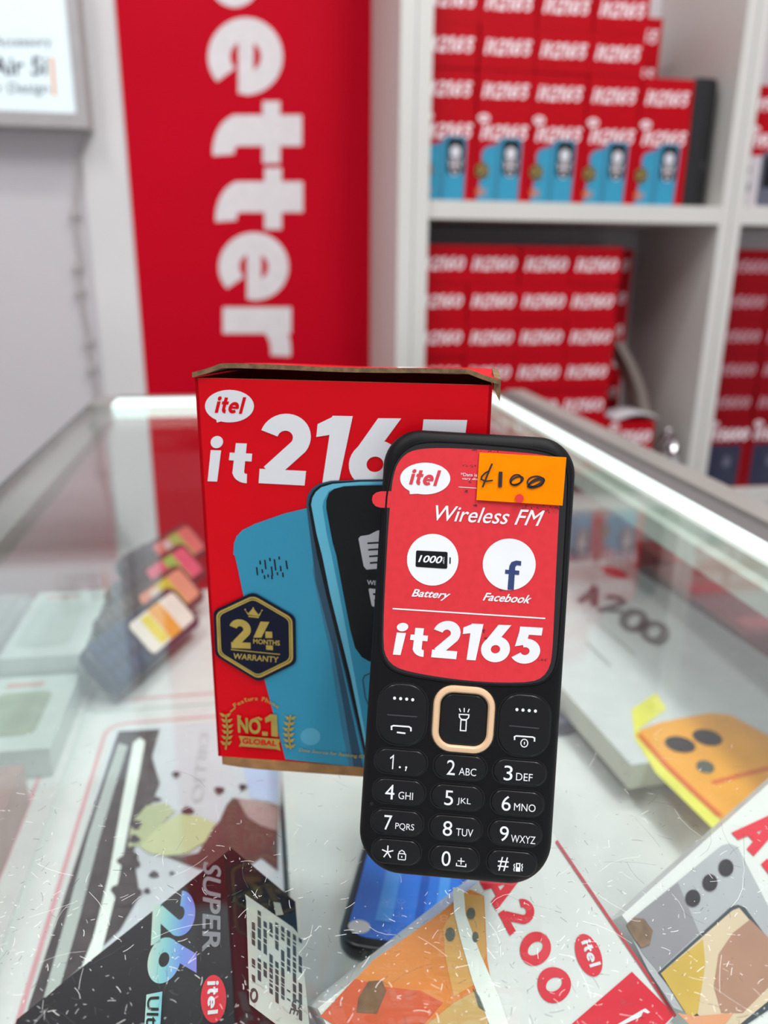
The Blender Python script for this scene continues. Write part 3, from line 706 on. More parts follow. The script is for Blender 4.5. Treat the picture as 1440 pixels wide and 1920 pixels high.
put(m, AF, fit(heavy('0'), aq((996, 1830), (1026, 1895), (1082, 1855), (1048, 1803))), .0003, PR)
m.build('lettering', ob)
m = MB()
put(m, AF, [[AF.at(1103 + 24 * math.cos(t) + 10 * math.sin(t), 1791 + 40 * math.sin(t)) for t in [2 * math.pi * i / 28 for i in range(28)]]], .0003, PR)
put(m, AF, fit(heavy('itel', .1), aq((1088, 1766), (1106, 1817), (1126, 1808), (1104, 1758))), .0005, WHITE); m.build('logo', ob)
m = MB()
OR = [mat('picture_orange', (226, 130, 40), 0.35, coat=0.3, var=0.05), mat('picture_rust', (214, 84, 30), 0.35, coat=0.3), mat('picture_tan', (206, 168, 100), 0.4), mat('picture_amber', (222, 164, 84), 0.35, coat=0.3)]
put(m, AF, [aq((600, 1905), (640, 1930), (830, 1990), (930, 1900), (913, 1800), (907, 1680), (880, 1668), (825, 1712), (700, 1800))], .0003, OR[0])
put(m, AF, [aq((600, 1905), (640, 1930), (760, 1960), (830, 1880), (790, 1858), (720, 1850), (665, 1835))], .0004, OR[1])
put(m, AF, [aq((770, 1945), (850, 1880), (905, 1850), (925, 1905), (850, 1985))], .0005, OR[2])
put(m, AF, [aq((868, 1675), (905, 1680), (911, 1790), (890, 1845), (850, 1868), (835, 1800), (830, 1740))], .0004, OR[3])
put(m, AF, [aq((848, 1664), (868, 1668), (872, 1715), (900, 1790), (935, 1870), (955, 1930), (920, 1930), (885, 1840), (862, 1760), (850, 1710))], .0006, mat('painted_gleam', (240, 244, 236), 0.3))  # white band: a reflection across the box, painted as flat colour
for u, v, rx, ry in ((882, 1713, 8, 11), (843, 1752, 9, 13), (890, 1757, 6, 10)):
    put(m, AF, [[AF.at(u + rx * math.cos(t), v + ry * math.sin(t)) for t in [2 * math.pi * i / 18 for i in range(18)]]], .0007, mat('picture_lens', (86, 92, 80), 0.3))
put(m, AF, [aq((690, 1840), (715, 1838), (724, 1858), (706, 1900), (668, 1898), (672, 1870))], .0006, mat('picture_camera_brown', (120, 82, 48), 0.4, var=.3, scale=200))
put(m, AF, [aq((885, 1852), (898, 1868), (910, 1898), (896, 1888))], .0006, MATS['picture_lens'])
m.build('picture', ob)
m = MB(); put(m, AF, fit(rrect(0, 0, 3, 1, .2), aq((1155, 1921), (1152, 1928), (1218, 1898), (1208, 1890))), .0005, WHITE); put(m, AF, fit(rect(0, 0, 1, 1), aq((1200, 1906), (1206, 1909), (1212, 1900), (1204, 1897))), .0007, PR); m.build('icon', ob)

# grey-phone box at the bottom right
GPl = lean_plane((1166, 1716), -0.034, 34, -8)
GF = frame_on(GPl, (1166, 1716), (1440, 1470))
gb = root('phone_box', tuple(GF.pt(.05, -.04, -.04)), 'white box with grey phone picture at the bottom right corner of the counter', 'box')
m = MB(); quad_box(m, GF, [(0, -.095), (.098, -.095), (.098, 0), (0, 0)], .014, GREYWHITE, MATS['lettered_box_top']); m.build('carton', gb)
def gq(*p): return [GF.at(*q) for q in p]
m = MB()
put(m, GF, [gq((1172, 1735), (1190, 1718), (1352, 1586), (1366, 1582), (1382, 1588), (1440, 1700), (1440, 1860), (1360, 1925), (1262, 1890), (1215, 1820))], .0003, mat('picture_grey_phone', (176, 176, 180), 0.35, coat=0.2, var=0.06, scale=40))
put(m, GF, [gq((1172, 1735), (1190, 1718), (1270, 1655), (1310, 1750), (1232, 1822), (1205, 1790))], .0004, mat('picture_grey_dim', (142, 138, 144), 0.35, coat=0.2))
put(m, GF, [gq((1232, 1824), (1370, 1700), (1382, 1697), (1395, 1702), (1460, 1790), (1460, 1880), (1340, 1960))], .0005, mat('picture_rim_dark', (56, 66, 72), 0.4))
put(m, GF, [gq((1237, 1826), (1371, 1708), (1384, 1703), (1450, 1780), (1450, 1868), (1350, 1950))], .0006, mat('picture_cream', (214, 190, 160), 0.35, coat=0.2))
put(m, GF, [gq((1237, 1826), (1316, 1762), (1320, 1810), (1306, 1900), (1290, 1910))], .0007, mat('picture_gold', (206, 168, 72), 0.35, coat=0.2, var=.08))
put(m, GF, [gq((1404, 1725), (1460, 1780), (1460, 1830), (1390, 1900), (1350, 1900), (1336, 1850), (1345, 1790), (1372, 1750))], .0007, mat('picture_clay', (172, 128, 106), 0.35, coat=0.2, var=.08))
put(m, GF, [gq((1268, 1900), (1300, 1906), (1372, 1900), (1330, 1960))], .0008, mat('picture_peach', (222, 150, 108), 0.4))
for u, v in ((1359, 1628), (1329, 1656), (1297, 1685)):
    put(m, GF, [[GF.at(u + 14 * math.cos(t), v + 16 * math.sin(t)) for t in [2 * math.pi * i / 22 for i in range(22)]]], .0008, mat('picture_lens_dark', (42, 38, 40), 0.25))
put(m, GF, [gq((1172, 1735), (1186, 1722), (1206, 1724), (1222, 1746), (1216, 1772), (1200, 1778), (1186, 1760))], .0008, mat('picture_bronze', (122, 92, 66), 0.4, var=.35, scale=300))
m.build('picture', gb)
m = MB(); put(m, GF, fit(heavy('A'), gq((1370, 1562), (1412, 1606), (1490, 1560), (1440, 1500))), .0004, PR)
put(m, GF, fit(heavy('2'), gq((1425, 1620), (1455, 1660), (1520, 1620), (1480, 1570))), .0004, PR); m.build('lettering', gb)

# white box with orange-yellow phone picture, right middle
RP = Pl((0, 0, -0.098), (1, 0, 0), (0, 1, 0))
r0 = RP.at(1080, 1046); r1 = RP.at(1161, 1046); r2 = RP.at(1440, 1234); r3 = RP.at(1292, 1560); r4 = RP.at(1062, 1300)
RF2 = frame_on(RP, (1440, 1234), (1161, 1046))     # right axis: far along the right edge; up axis to the left
lenR = RF2.at(1161, 1046)[0]; wR = RF2.at(1175, 1425)[1]
rb = root('phone_box', tuple(RF2.pt(lenR * .4, wR / 2, -.045)), 'white box with grey lettering and orange-yellow phone picture along the right side', 'box')
m = MB(); quad_box(m, RF2, [(-.085, 0), (lenR, 0), (lenR, wR), (-.085, wR)], .015, mat('box_side_sage', (206, 208, 192), 0.5), mat('grey_lettered_top', (206, 210, 210), 0.35, coat=0.3)); m.build('carton', rb)
k = MB(); kp_ = Pl(RF2.pt(0, 0, -.0152), RF2.r, RF2.u); quad_box(k, kp_, [(-.075, .006), (lenR - .01, .006), (lenR - .01, wR - .022), (-.075, wR - .022)], .0092, GREYWHITE, GREYWHITE)
tag(k.build('phone_box', origin=tuple(kp_.pt(lenR * .4, wR / 2))), 'flat white box mostly hidden beneath the orange-yellow picture box', 'box')
def hq(*p): return [RF2.at(*q) for q in p]
m = MB(); put(m, RF2, [hq((1184, 1330), (1200, 1320), (1230, 1300), (1250, 1330), (1195, 1370), (1300, 1480), (1352, 1540), (1338, 1556), (1230, 1450), (1190, 1385))], .0003, mat('picture_yellow_glow', (226, 222, 92), 0.4, var=.08))
put(m, RF2, [hq((1195, 1372), (1240, 1355), (1330, 1338), (1370, 1342), (1440, 1380), (1500, 1440), (1352, 1538), (1270, 1460))], .0005, mat('picture_marigold', (238, 164, 48), 0.35, coat=0.3, var=.06))
put(m, RF2, stroke(hq((1197, 1378), (1250, 1438), (1300, 1486), (1350, 1532)), .0035), .0006, mat('picture_deep_orange', (216, 104, 40), 0.4))
put(m, RF2, stroke(hq((1335, 1470), (1390, 1455), (1450, 1440)), .003), .0006, MATS['picture_deep_orange'])
for u, v, rx, ry, mm in ((1275, 1398, 29, 14, 'picture_lens_dark'), (1326, 1385, 28, 14, 'picture_lens_dark'), (1322, 1440, 17, 11, 'picture_lens')):
    put(m, RF2, [[RF2.at(u + rx * math.cos(t) - 4 * math.sin(t), v + ry * math.sin(t) + .5 * ry * math.cos(t)) for t in [2 * math.pi * i / 22 for i in range(22)]]], .0008, MATS[mm])
m.build('picture', rb)
m = MB(); put(m, RF2, [[RF2.at(1150 + 27 * math.cos(t), 1073 + 9 * math.sin(t) + 8 * math.cos(t)) for t in [2 * math.pi * i / 24 for i in range(24)]]], .0004, mat('logo_faded_red', (196, 70, 82), 0.5)); m.build('logo', rb)
m = MB(); GT = mat('grey_lettering', (104, 100, 106), 0.4)
for ch, q in (('A', ((1080, 1128), (1120, 1140), (1140, 1108), (1098, 1092))), ('2', ((1118, 1148), (1168, 1150), (1178, 1122), (1136, 1112))), ('0', ((1150, 1172), (1200, 1196), (1226, 1156), (1178, 1134))), ('0', ((1186, 1186), (1240, 1222), (1266, 1180), (1214, 1156)))):
    put(m, RF2, fit(heavy(ch), hq(*q)), .0004, GT)
put(m, RF2, stroke(hq((1125, 1172), (1190, 1228)), .0016) + stroke(hq((1100, 1206), (1145, 1250)), .0016), .0004, mat('faint_lettering', (160, 164, 162), 0.5))
m.build('lettering', rb)

# sage strip of a box edge, small things peeking at the phone's right side
m = MB(); sp = Pl((0, 0, SHZ + .006), (1, 0, 0), (0, 1, 0)); o_ = sp.at(1062, 1344)
k = Pl(sp.pt(*o_), (1, 0, 0), (0, 1, 0)); slab(m, k, -.022, -.014, .0035, .012, .008, -.0038, .006, .002, mat('puck_navy_grey', (62, 66, 88), 0.3, coat=0.4)); tag(m.build('earphone_case', smooth=True, origin=tuple(sp.pt(*o_))), 'small dark blue-grey case peeking out right of the black keypad phone', 'case')

# low side cabinet to the right of the counter, with dark red boxes on it
SCZ = -0.165
sd = root('side_cabinet', (0.58, 0.66, FLOOR_Z), 'low grey side cabinet standing right of the counter under the dark red boxes', 'cabinet')
m = MB(); m.box((0.364, 0.36, FLOOR_Z + .0005), (0.80, 0.94, SCZ - .018), mat('cabinet_grey', (150, 148, 148), 0.5, scale=6)); m.build('body', sd)
m = MB(); m.box((0.362, 0.35, SCZ - .018), (0.81, 0.95, SCZ), mat('cabinet_top_grey', (120, 118, 120), 0.4, scale=6)); m.build('top', sd, bevel=.001)
DR = mat('carton_maroon', (96, 12, 20), 0.4, coat=0.15, var=0.2, scale=30)
for i, (u, v, w, l, hh) in enumerate(((1425, 1190, .09, .07, .045), (1380, 1118, .085, .075, .04), (1330, 1058, .08, .075, .035))):
    q = onz(u, v, SCZ + hh); y0 = q.y; x0 = max(q.x - w / 2, .368)
    m = MB(); m.box((x0, y0, SCZ + .0003), (x0 + w, y0 + l, SCZ + hh), DR, mat('carton_maroon_top', (104, 22, 28), 0.4, coat=.15))
    pt = Pl((x0, y0, SCZ + hh), (1, 0, 0), (0, 1, 0))
    put(m, pt, rrect(.010, .01, .05, .03, .004), .0003, mat('maroon_print', (150, 60, 66), 0.5)); put(m, pt, rect(.056, .01, .07, .05), .0003, mat('maroon_dark_print', (40, 16, 22), 0.5))
    tag(m.build('phone_box', bevel=.0006, origin=(x0 + w / 2, y0, SCZ)), 'dark red box on the low side cabinet right of the counter, %s of three' % ('nearest', 'middle', 'farthest')[i], 'box')

# pale boxes at the left pane
for i, (u0, v0, u1, v1, t, lab) in enumerate((( -60, 1240, 205, 1105, .03, 'pale green-white box by the left pane, farther one'), (-120, 1420, 150, 1262, .018, 'pale box with green picture by the left pane, nearer one'))):
    pl = Pl((0, 0, SHZ + .0016 + t), (1, 0, 0), (0, 1, 0)); a, b = pl.at(u0, v0), pl.at(u1, v1)
    x0, x1 = max(CX0 + .008, min(a[0], b[0])), min(max(a[0], b[0]), gx - .004); y0, y1 = a[1], min(b[1], SHE - .003)
    m = MB(); m.box((x0, y0, SHZ + .0016), (x1, y1, SHZ + .0016 + t), mat('pale_green_carton', (196, 208, 202), 0.4, coat=.3, var=.05))
    put(m, pl, rrect(x0 + .006, y0 + .015, x1 - .012, y1 - .02, .006), .0003, mat('pale_picture', (176, 190, 182), 0.4) if i == 0 else mat('green_picture', (150, 164, 140), 0.4, var=.15))
    put(m, pl, rect(x0 + .008, y1 - .014, x1 - .02, y1 - .008), .0003, mat('pale_rose_print', (196, 160, 156), 0.5))
    tag(m.build('phone_box', bevel=.0006, origin=((x0 + x1) / 2, (y0 + y1) / 2, SHZ)), lab, 'box')
# rosy box far down by the left pane
m = MB(); q = onz(10, 1480, -.10); m.box((CX0 + .0085, .10, SHZ + .0016), (q.x + .004, q.y + .02, -.10), mat('rose_carton', (176, 150, 144), 0.4, coat=.3, var=.1)); tag(m.build('phone_box', bevel=.0006, origin=(CX0 + .02, .2, SHZ)), 'dull rose box by the left pane at the photo edge', 'box')

# four keypad phones standing in a fan on the shelf
fan = [((228, 1292), (366, 1170), (30, 42, 66), [(238, 226, 216), (232, 206, 30), (236, 160, 60)], 'dark blue keypad phone with yellow tag, nearest of the fan in the counter'),
       ((246, 1226), (378, 1120), (64, 56, 52), [(230, 150, 124), (222, 206, 190), (206, 190, 60)], 'brown-grey keypad phone with peach and yellow sticker, second in the fan'),
       ((262, 1165), (392, 1068), (44, 40, 46), [(226, 96, 122), (226, 96, 122), (140, 190, 90)], 'black keypad phone with pink sticker, third in the fan'),
       ((276, 1108), (404, 1020), (40, 38, 46), [(220, 120, 112), (204, 196, 190), (150, 186, 96)], 'black keypad phone with pale sticker, farthest of the fan')]
for i, (pa, pb, colr, sts, lab) in enumerate(fan):
    z0 = SHZ + .016
    base = onz(pa[0], pa[1], z0 + .002)
    dirv = (onz(pb[0], pb[1], z0 + .002) - base); L = 0.112
    d2 = Vector((dirv.x, dirv.y, 0)).normalized(); side = Vector((d2.y, -d2.x, 0))     # side points towards us (right / near)
    t = math.radians(48)
    r_ = d2; u_ = (-side) * math.cos(t) + Vector((0, 0, 1)) * math.sin(t)
    pl = Pl(base - Vector((0, 0, .004)), r_, u_)
    ph = root('keypad_phone', tuple(base), lab, 'phone', 'keypad phones fanned out on the counter shelf')
    m = MB(); bm_ = mat('fan_body_%d' % i, colr, 0.4, coat=.2); hw = .038
    slab(m, pl, 0, 0, L, hw, .008, -.0115, 0, .003, bm_); m.build('body', ph, smooth=True)
    m = MB(); put(m, pl, rrect(.045, .006, L - .006, hw - .005, .004), .0003, mat('fan_sticker_%d' % i, sts[0], 0.5))
    put(m, pl, rect(.070, .006, .086, hw - .005), .0005, mat('fan_tag_%d' % i, sts[2], 0.5)); put(m, pl, rect(.058, .008, .069, hw - .007), .0005, mat('fan_mid_%d' % i, sts[1], 0.5)); m.build('sticker', ph)
    m = MB()
    for a in range(4):
        for b in range(3): put(m, pl, rrect(.006 + a * .009, .006 + b * .012, .013 + a * .009, .015 + b * .012, .002), .0004, mat('fan_key_%d' % i, tuple(min(255, int(c * 1.25 + 14)) for c in colr), 0.4))
    m.build('keypad', ph)

# ------------------------------------------------------------------ the red carton on the glass
yaw = math.radians(-15)
fr = Vector((math.cos(yaw), math.sin(yaw), 0)); bkv = Vector((-math.sin(yaw), math.cos(yaw), 0)); up = Vector((0, 0, 1))
FLc = onz(409, 1416, 0.0035); FLc.z = 0.0
CW, CH, CDp = 0.0805, 0.1232, 0.0545
CF = Pl(FLc, fr, up)
bx_ = root('phone_carton', tuple(FLc + fr * CW / 2 + bkv * CDp / 2), 'red cardboard phone carton with blue phone picture standing on the glass behind the phone', 'box')
m = MB(); z0 = 0.0032
c = [CF.pt(0, z0), CF.pt(CW, z0), CF.pt(CW, z0) + bkv * CDp, CF.pt(0, z0) + bkv * CDp]
T_ = 0.0009
# four walls with thickness, open at the top under the lifted lid
def wall(a, b, inward):
    i_ = inward * T_
    ha, hb = [Vector((0, 0, CH - z0 - .0043 * ((q - FLc).dot(bkv) / CDp))) for q in (a, b)]
    m.hexa([a, b, b + i_, a + i_, a + ha, b + hb, b + hb + i_, a + ha + i_], RED, KRAFTEDGE)
wall(c[0], c[1], bkv); wall(c[1], c[2], -fr); wall(c[2], c[3], -bkv); wall(c[3], c[0], fr)
m.build('carton_body', bx_)
m = MB()                                                        # brown flap ends at the bottom
n = 14
vs = []
for i in range(n + 1):
    t = i / n; a = .0012 + (CW - .0012) * t; o = .0012 * math.sin(min(t * 6, 1) * 1.57)
    vs += [CF.pt(a, 0.0002, o), CF.pt(a, 0.0031, o * .6), CF.pt(a, .0031, 0) + bkv * (CDp - .001), CF.pt(a, .0002, 0) + bkv * (CDp - .001)]
fs = []
for i in range(n):
    k = i * 4
    for j in range(4): fs.append((k + j, k + 4 + j, k + 4 + (j + 1) % 4, k + (j + 1) % 4))
fs += [(0, 1, 2, 3), (n * 4 + 3, n * 4 + 2, n * 4 + 1, n * 4)]
m.raw(vs, fs, KRAFT); m.build('bottom_flap', bx_)
m = MB()                                                        # lid, lifted at its front edge
nx, ny = 20, 5; top = []; bot = []
for j in range(ny + 1):
    for i in range(nx + 1):
        s_ = i / nx; t = j / ny; a = -.0004 + (CW + .0022) * s_
        edge = min(min(s_, 1 - s_) * CW / .009, 1); edge = edge * edge * (3 - 2 * edge)
        z = CH + .0002 + (.0026 * edge) * (1 - t) ** 1.2 - .0042 * t + .0002 * math.sin(s_ * 9)
        p = CF.pt(a, z, .0008 * (1 - t)) + bkv * (CDp * t)
        top.append(p + Vector((0, 0, .0013))); bot.append(p)
vs = top + bot; n1 = len(top); ft = []; fb = []; fe = []
for j in range(ny):
    for i in range(nx):
        k = j * (nx + 1) + i; ft.append((k, k + 1, k + nx + 2, k + nx + 1)); fb.append((n1 + k, n1 + k + nx + 1, n1 + k + nx + 2, n1 + k + 1))
for i in range(nx):
    fe.append((n1 + i, n1 + i + 1, i + 1, i)); k = ny * (nx + 1) + i; fe.append((k, k + 1, n1 + k + 1, n1 + k))
for j in range(ny):
    k = j * (nx + 1); fe.append((k, k + nx + 1, n1 + k + nx + 1, n1 + k)); k += nx; fe.append((k + nx + 1, k, n1 + k, n1 + k + nx + 1))
m.raw(vs, ft, RED); m.raw(vs, fb + fe, KRAFTEDGE)
LT_ = Pl(CF.pt(0, CH - .0010) + bkv * .024, fr, bkv - Vector((0, 0, .085))); put(m, LT_, rect(.052, .002, .070, .022), .0012, WHITE)
m.build('lid', bx_)
m = MB()                                                        # torn corner tab
pp = [CF.pt(CW + .0004, CH - .001, -.0005), CF.pt(CW + .0022, CH - .0045, -.001), CF.pt(CW + .0022, CH + .0015, -.001), CF.pt(CW + .0004, CH + .002, -.0005)]
m.hexa([pp[0] + bkv * .0, pp[1], pp[1] + bkv * .02, pp[0] + bkv * .02, pp[3], pp[2], pp[2] + bkv * .02, pp[3] + bkv * .02], KRAFTEDGE); m.build('side_tab', bx_)

def c4(x, y): return CF.at(360 + x / 2.5263, 660 + y / 2.5263)
def c5(x, y): return CF.at(360 + x / 4, 1040 + y / 4)
def Q4(*p): return [c4(*q) for q in p]
def Q5(*p): return [c5(*q) for q in p]
m = MB()                                                        # round logo
put(m, CF, [[c4(178 + 116 * math.cos(t), 256 + 77 * math.sin(t)) for t in [2 * math.pi * i / 40 for i in range(40)]], Q4((112, 298), (170, 318), (118, 334))], .00012, WHITE)
put(m, CF, fit(heavy('itel', .16), Q4((108, 288), (248, 294), (258, 214), (116, 208))), .0002, RED)
m.build('logo', bx_)
m = MB()                                                        # big model number
put(m, CF, fit(heavy('i'), Q4((71, 611), (124, 613), (152, 398), (92, 396))), .0002, WHITE)
put(m, CF, fit(heavy('t'), Q4((163, 612), (274, 622), (290, 434), (186, 430))), .0002, WHITE)
put(m, CF, fit(heavy('2'), Q4((312, 620), (540, 632), (575, 296), (335, 288))), .0002, WHITE)
put(m, CF, fit(heavy('1'), Q4((565, 632), (690, 640), (762, 303), (600, 300))), .0002, WHITE)
put(m, CF, fit(heavy('6', .0), Q4((735, 640), (985, 648), (1005, 314), (760, 312))), .0002, WHITE)
put(m, CF, fit(heavy('5'), Q4((1025, 650), (1270, 655), (1315, 322), (1060, 318))), .0002, WHITE)
m.build('model_lettering', bx_)
m = MB()                                                        # picture of two blue phones
back = [c4(545, 738), c4(440, 763), c4(300, 812), c4(240, 842), c4(212, 872), c4(200, 905), c4(197, 960), c5(322, 0), c5(345, 100), c5(385, 290), c5(460, 590), c5(545, 930), c5(620, 1220), c5(702, 1530)]
lowR = c5(1330, 1600)
back += [c5(1000, 1562), lowR, c5(1330, 800), c4(640, 760)]
put(m, CF, [back], .0003, BLUE)
put(m, CF, [[c5(905, 120), c5(925, 0), c4(548, 745), c4(566, 800), c4(590, 1000), c5(1290, 1594), c5(1180, 1582), c5(1120, 1280), c5(1030, 700)]], .00036, BLUEDIM)
put(m, CF, [[c5(930, 200), c4(548, 760), c4(575, 860), c5(1285, 1594), c5(1215, 1587), c5(1150, 1200), c5(1060, 700)]], .00040, BLUEDARK)
fr1 = [c4(543, 720), c4(548, 680), c4(566, 648), c4(600, 622), c4(660, 608), c4(800, 602), c4(960, 600), c4(960, 1000), c5(1420, 1500), c5(1290, 1500), c5(1150, 900), c5(1000, 300), c5(920, 0), c4(560, 850)]
put(m, CF, [fr1], .00045, BLUEDARK)
fr2 = [c4(553, 720), c4(560, 685), c4(576, 655), c4(606, 630), c4(664, 615), c4(800, 608), c4(960, 606), c4(960, 1000), c5(1420, 1500), c5(1300, 1500), c5(1160, 900), c5(1010, 300), c5(940, 0), c4(575, 860)]
put(m, CF, [fr2], .0005, INK)
fr3 = [c4(566, 720), c4(572, 688), c4(588, 660), c4(614, 638), c4(668, 622), c4(800, 612), c4(960, 610), c4(960, 1000), c5(1420, 1500), c5(1315, 1500), c5(1190, 900), c5(1040, 300), c5(978, 0), c4(592, 860)]
put(m, CF, [fr3], .00055, BLUELIT)
fr4 = [c4(620, 730), c4(626, 700), c4(650, 655), c4(720, 632), c4(800, 626), c4(960, 622), c4(960, 1000), c5(1420, 1500), c5(1330, 1500), c5(1240, 1000), c5(1110, 300), c5(1050, 0), c4(640, 860)]
put(m, CF, [fr4], .0006, BLUE)
scn = [c4(638, 740), c4(638, 700), c4(650, 665), c4(675, 645), c4(720, 634), c4(800, 630), c4(960, 627), c5(1420, 700), c5(1420, 800), c5(1330, 792), c5(1275, 760), c5(1225, 690), c5(1190, 560), c5(1130, 250), c5(1085, 0), c4(668, 900)]
put(m, CF, [scn], .00066, INK)
put(m, CF, [[c4(790, 880), c4(800, 868), c4(840, 862), c4(880, 842), c4(960, 830), c4(960, 1010), c5(1380, 100), c5(1310, 105), c5(1290, 80), c5(1278, 20)]], .0007, LILAC)
for k in range(4): put(m, CF, [[c4(832 + k * 4, 898 + k * 31), c4(900, 894 + k * 31), c4(900, 902 + k * 31), c4(832 + k * 4, 906 + k * 31)]], .00074, INK)
put(m, CF, fit(font('WIRELESS', 0, .02), Q5((1315, 218), (1520, 238), (1520, 200), (1315, 182))), .0007, LILAC)
put(m, CF, fit(font('FM', 0, .05), Q5((1350, 380), (1520, 400), (1490, 260), (1325, 245))), .0007, LILAC)
put(m, CF, stroke([c5(1340, 880), c5(1295, 900), c5(1283, 930), c5(1300, 1060), c5(1330, 1130)], .00035), .0007, BLUEDARK)
for i, (x, y, l) in enumerate(((487, 90, 60), (512, 40, 30), (528, 105, 30), (545, 150, 28), (548, 35, 70), (585, 20, 25), (572, 145, 22), (598, 85, 70), (600, 150, 30), (620, 30, 85), (655, 10, 22), (642, 128, 22), (665, 80, 40), (682, 130, 35), (708, 40, 45), (715, 85, 20))):
    put(m, CF, stroke([c5(x, y), c5(x + l * .12, y + l)], .00042), .0004, INK)
put(m, CF, [[c5(890 + 75 * math.cos(t), 1360 + 65 * math.sin(t)) for t in [2 * math.pi * i / 28 for i in range(28)]]], .00036, mat('print_blue_soft', (78, 160, 188), 0.4, coat=.25))
m.build('phone_picture', bx_)

m = MB()                                                        # warranty badge
def hexo(k, n=5):
    V = [Vector(c5(468 + (x - 472) * k + 4, 608 + (y - 608) * k)) for x, y in ((465, 272), (780, 455), (786, 805), (503, 945), (180, 748), (166, 412))]
    out = []
    for i in range(6):
        a, b, c_ = V[i - 1], V[i], V[(i + 1) % 6]; p = b + (a - b).normalized() * .0016; q = b + (c_ - b).normalized() * .0016
        for s_ in range(n + 1):
            t = s_ / n; out.append(tuple(p * (1 - t) ** 2 + b * 2 * t * (1 - t) + q * t * t))
    return out
put(m, CF, [hexo(1.0)], .0008, NAVY)
put(m, CF, stroke(hexo(.905), .0006, True) + stroke(hexo(.855), .0004, True), .00092, GOLD)
put(m, CF, [Q5((402, 402), (428, 430), (450, 405), (465, 390), (480, 408), (504, 440), (532, 408), (512, 452), (424, 440))] + [Q5((428, 446), (508, 454), (506, 466), (430, 458))], .00092, GOLD)
put(m, CF, [[c5(465 + 6 * math.cos(t), 390 + 6 * math.sin(t)) for t in [i * .628 for i in range(10)]], [c5(405 + 6 * math.cos(t), 402 + 6 * math.sin(t)) for t in [i * .628 for i in range(10)]], [c5(530 + 6 * math.cos(t), 408 + 6 * math.sin(t)) for t in [i * .628 for i in range(10)]]], .00092, GOLD)
put(m, CF, fit(heavy('2'), Q5((300, 690), (450, 695), (446, 480), (285, 470))), .00092, GOLD)
put(m, CF, [Q5((520, 492), (586, 494), (526, 612), (466, 612)), Q5((556, 566), (606, 568), (608, 615), (556, 615)), Q5((560, 668), (612, 672), (612, 706), (562, 702))], .00092, GOLD)
put(m, CF, fit(font('MONTHS', 0, .025), Q5((465, 656), (664, 672), (664, 634), (465, 620))), .00092, GOLD)
put(m, CF, [Q5((298, 697), (666, 734), (666, 741), (298, 704))], .00092, GOLD)
put(m, CF, fit(font('WARRANTY', 0, .02), Q5((314, 770), (652, 800), (655, 756), (318, 727))), .00092, GOLD)
m.build('warranty_badge', bx_)
m = MB()                                                        # gold award emblem
put(m, CF, fit(font('NO', 0, .04), Q5((350, 1325), (520, 1338), (520, 1222), (345, 1205))), .0008, GOLD)
put(m, CF, [Q5((530, 1316), (572, 1319), (572, 1348), (532, 1346)), Q5((600, 1350), (650, 1356), (640, 1190), (592, 1186), (552, 1215), (556, 1250), (598, 1235))], .0008, GOLD)
put(m, CF, [Q5((345, 1190), (372, 1200), (372, 1215), (345, 1210)), Q5((470, 1215), (505, 1205), (535, 1222), (520, 1235), (500, 1222))], .0008, GOLD)
put(m, CF, [Q5((356, 1348), (662, 1372), (664, 1392), (655, 1402), (668, 1460), (640, 1448), (378, 1426), (356, 1430), (374, 1395))], .0008, GOLD)
put(m, CF, fit(font('GLOBAL', 0, .03), Q5((382, 1404), (638, 1424), (640, 1384), (384, 1362))), .0009, RED)
def arctext(txt, x0, y0, x1, y1, sag, hgt):
    n = len(txt)
    for i, ch in enumerate(txt):
        if ch == ' ': continue
        t0, t1 = i / n, (i + .82) / n; f = lambda t: (x0 + (x1 - x0) * t, y0 + (y1 - y0) * t - sag * 4 * t * (1 - t))
        a, b = f(t0), f(t1); k = .62 if ch in 'eauron' else 1.0
        d = Vector((b[0] - a[0], b[1] - a[1])).normalized(); nx_, ny_ = d.y * hgt * k, -d.x * hgt * k
        put(m, CF, fit(font(ch, 0, .02), Q5(a, b, (b[0] + nx_, b[1] + ny_), (a[0] + nx_, a[1] + ny_))), .0008, GOLD)
arctext('Feature Phone', 328, 1140, 650, 1150, 62, 34)
put(m, CF, stroke(Q5((292, 1170), (328, 1140)), .0004), .0008, GOLD)
for sx_, x0_, dx in ((1, 270, 1), (-1, 730, -1)):
    for k in range(6):
        y = 1190 + k * 42 + (22 if sx_ < 0 else 0); x = x0_ + (-14, -4, 2, 2, -2, -8)[k] * dx
        for s2 in (-1, 1):
            a = Vector((x, y)); tip = a + Vector((s2 * 44, -14)); mid = a + Vector((s2 * 24, 12))
            put(m, CF, [Q5((a.x, a.y + 14), tuple(mid + Vector((0, 4))), tuple(tip), tuple(a + Vector((s2 * 20, -8))), (a.x, a.y + 2))], .0008, GOLD)
    put(m, CF, stroke(Q5((x0_ - 12 * dx, 1190), (x0_ + 4 * dx, 1320), (x0_ - 12 * dx, 1450)), .0005), .0008, GOLD)
put(m, CF, fit(font('Data Source for Ranking IDC', .2, .01), Q5((805, 1470), (1330, 1528), (1330, 1496), (808, 1440))), .0008, GOLD)
m.build('award_emblem', bx_)

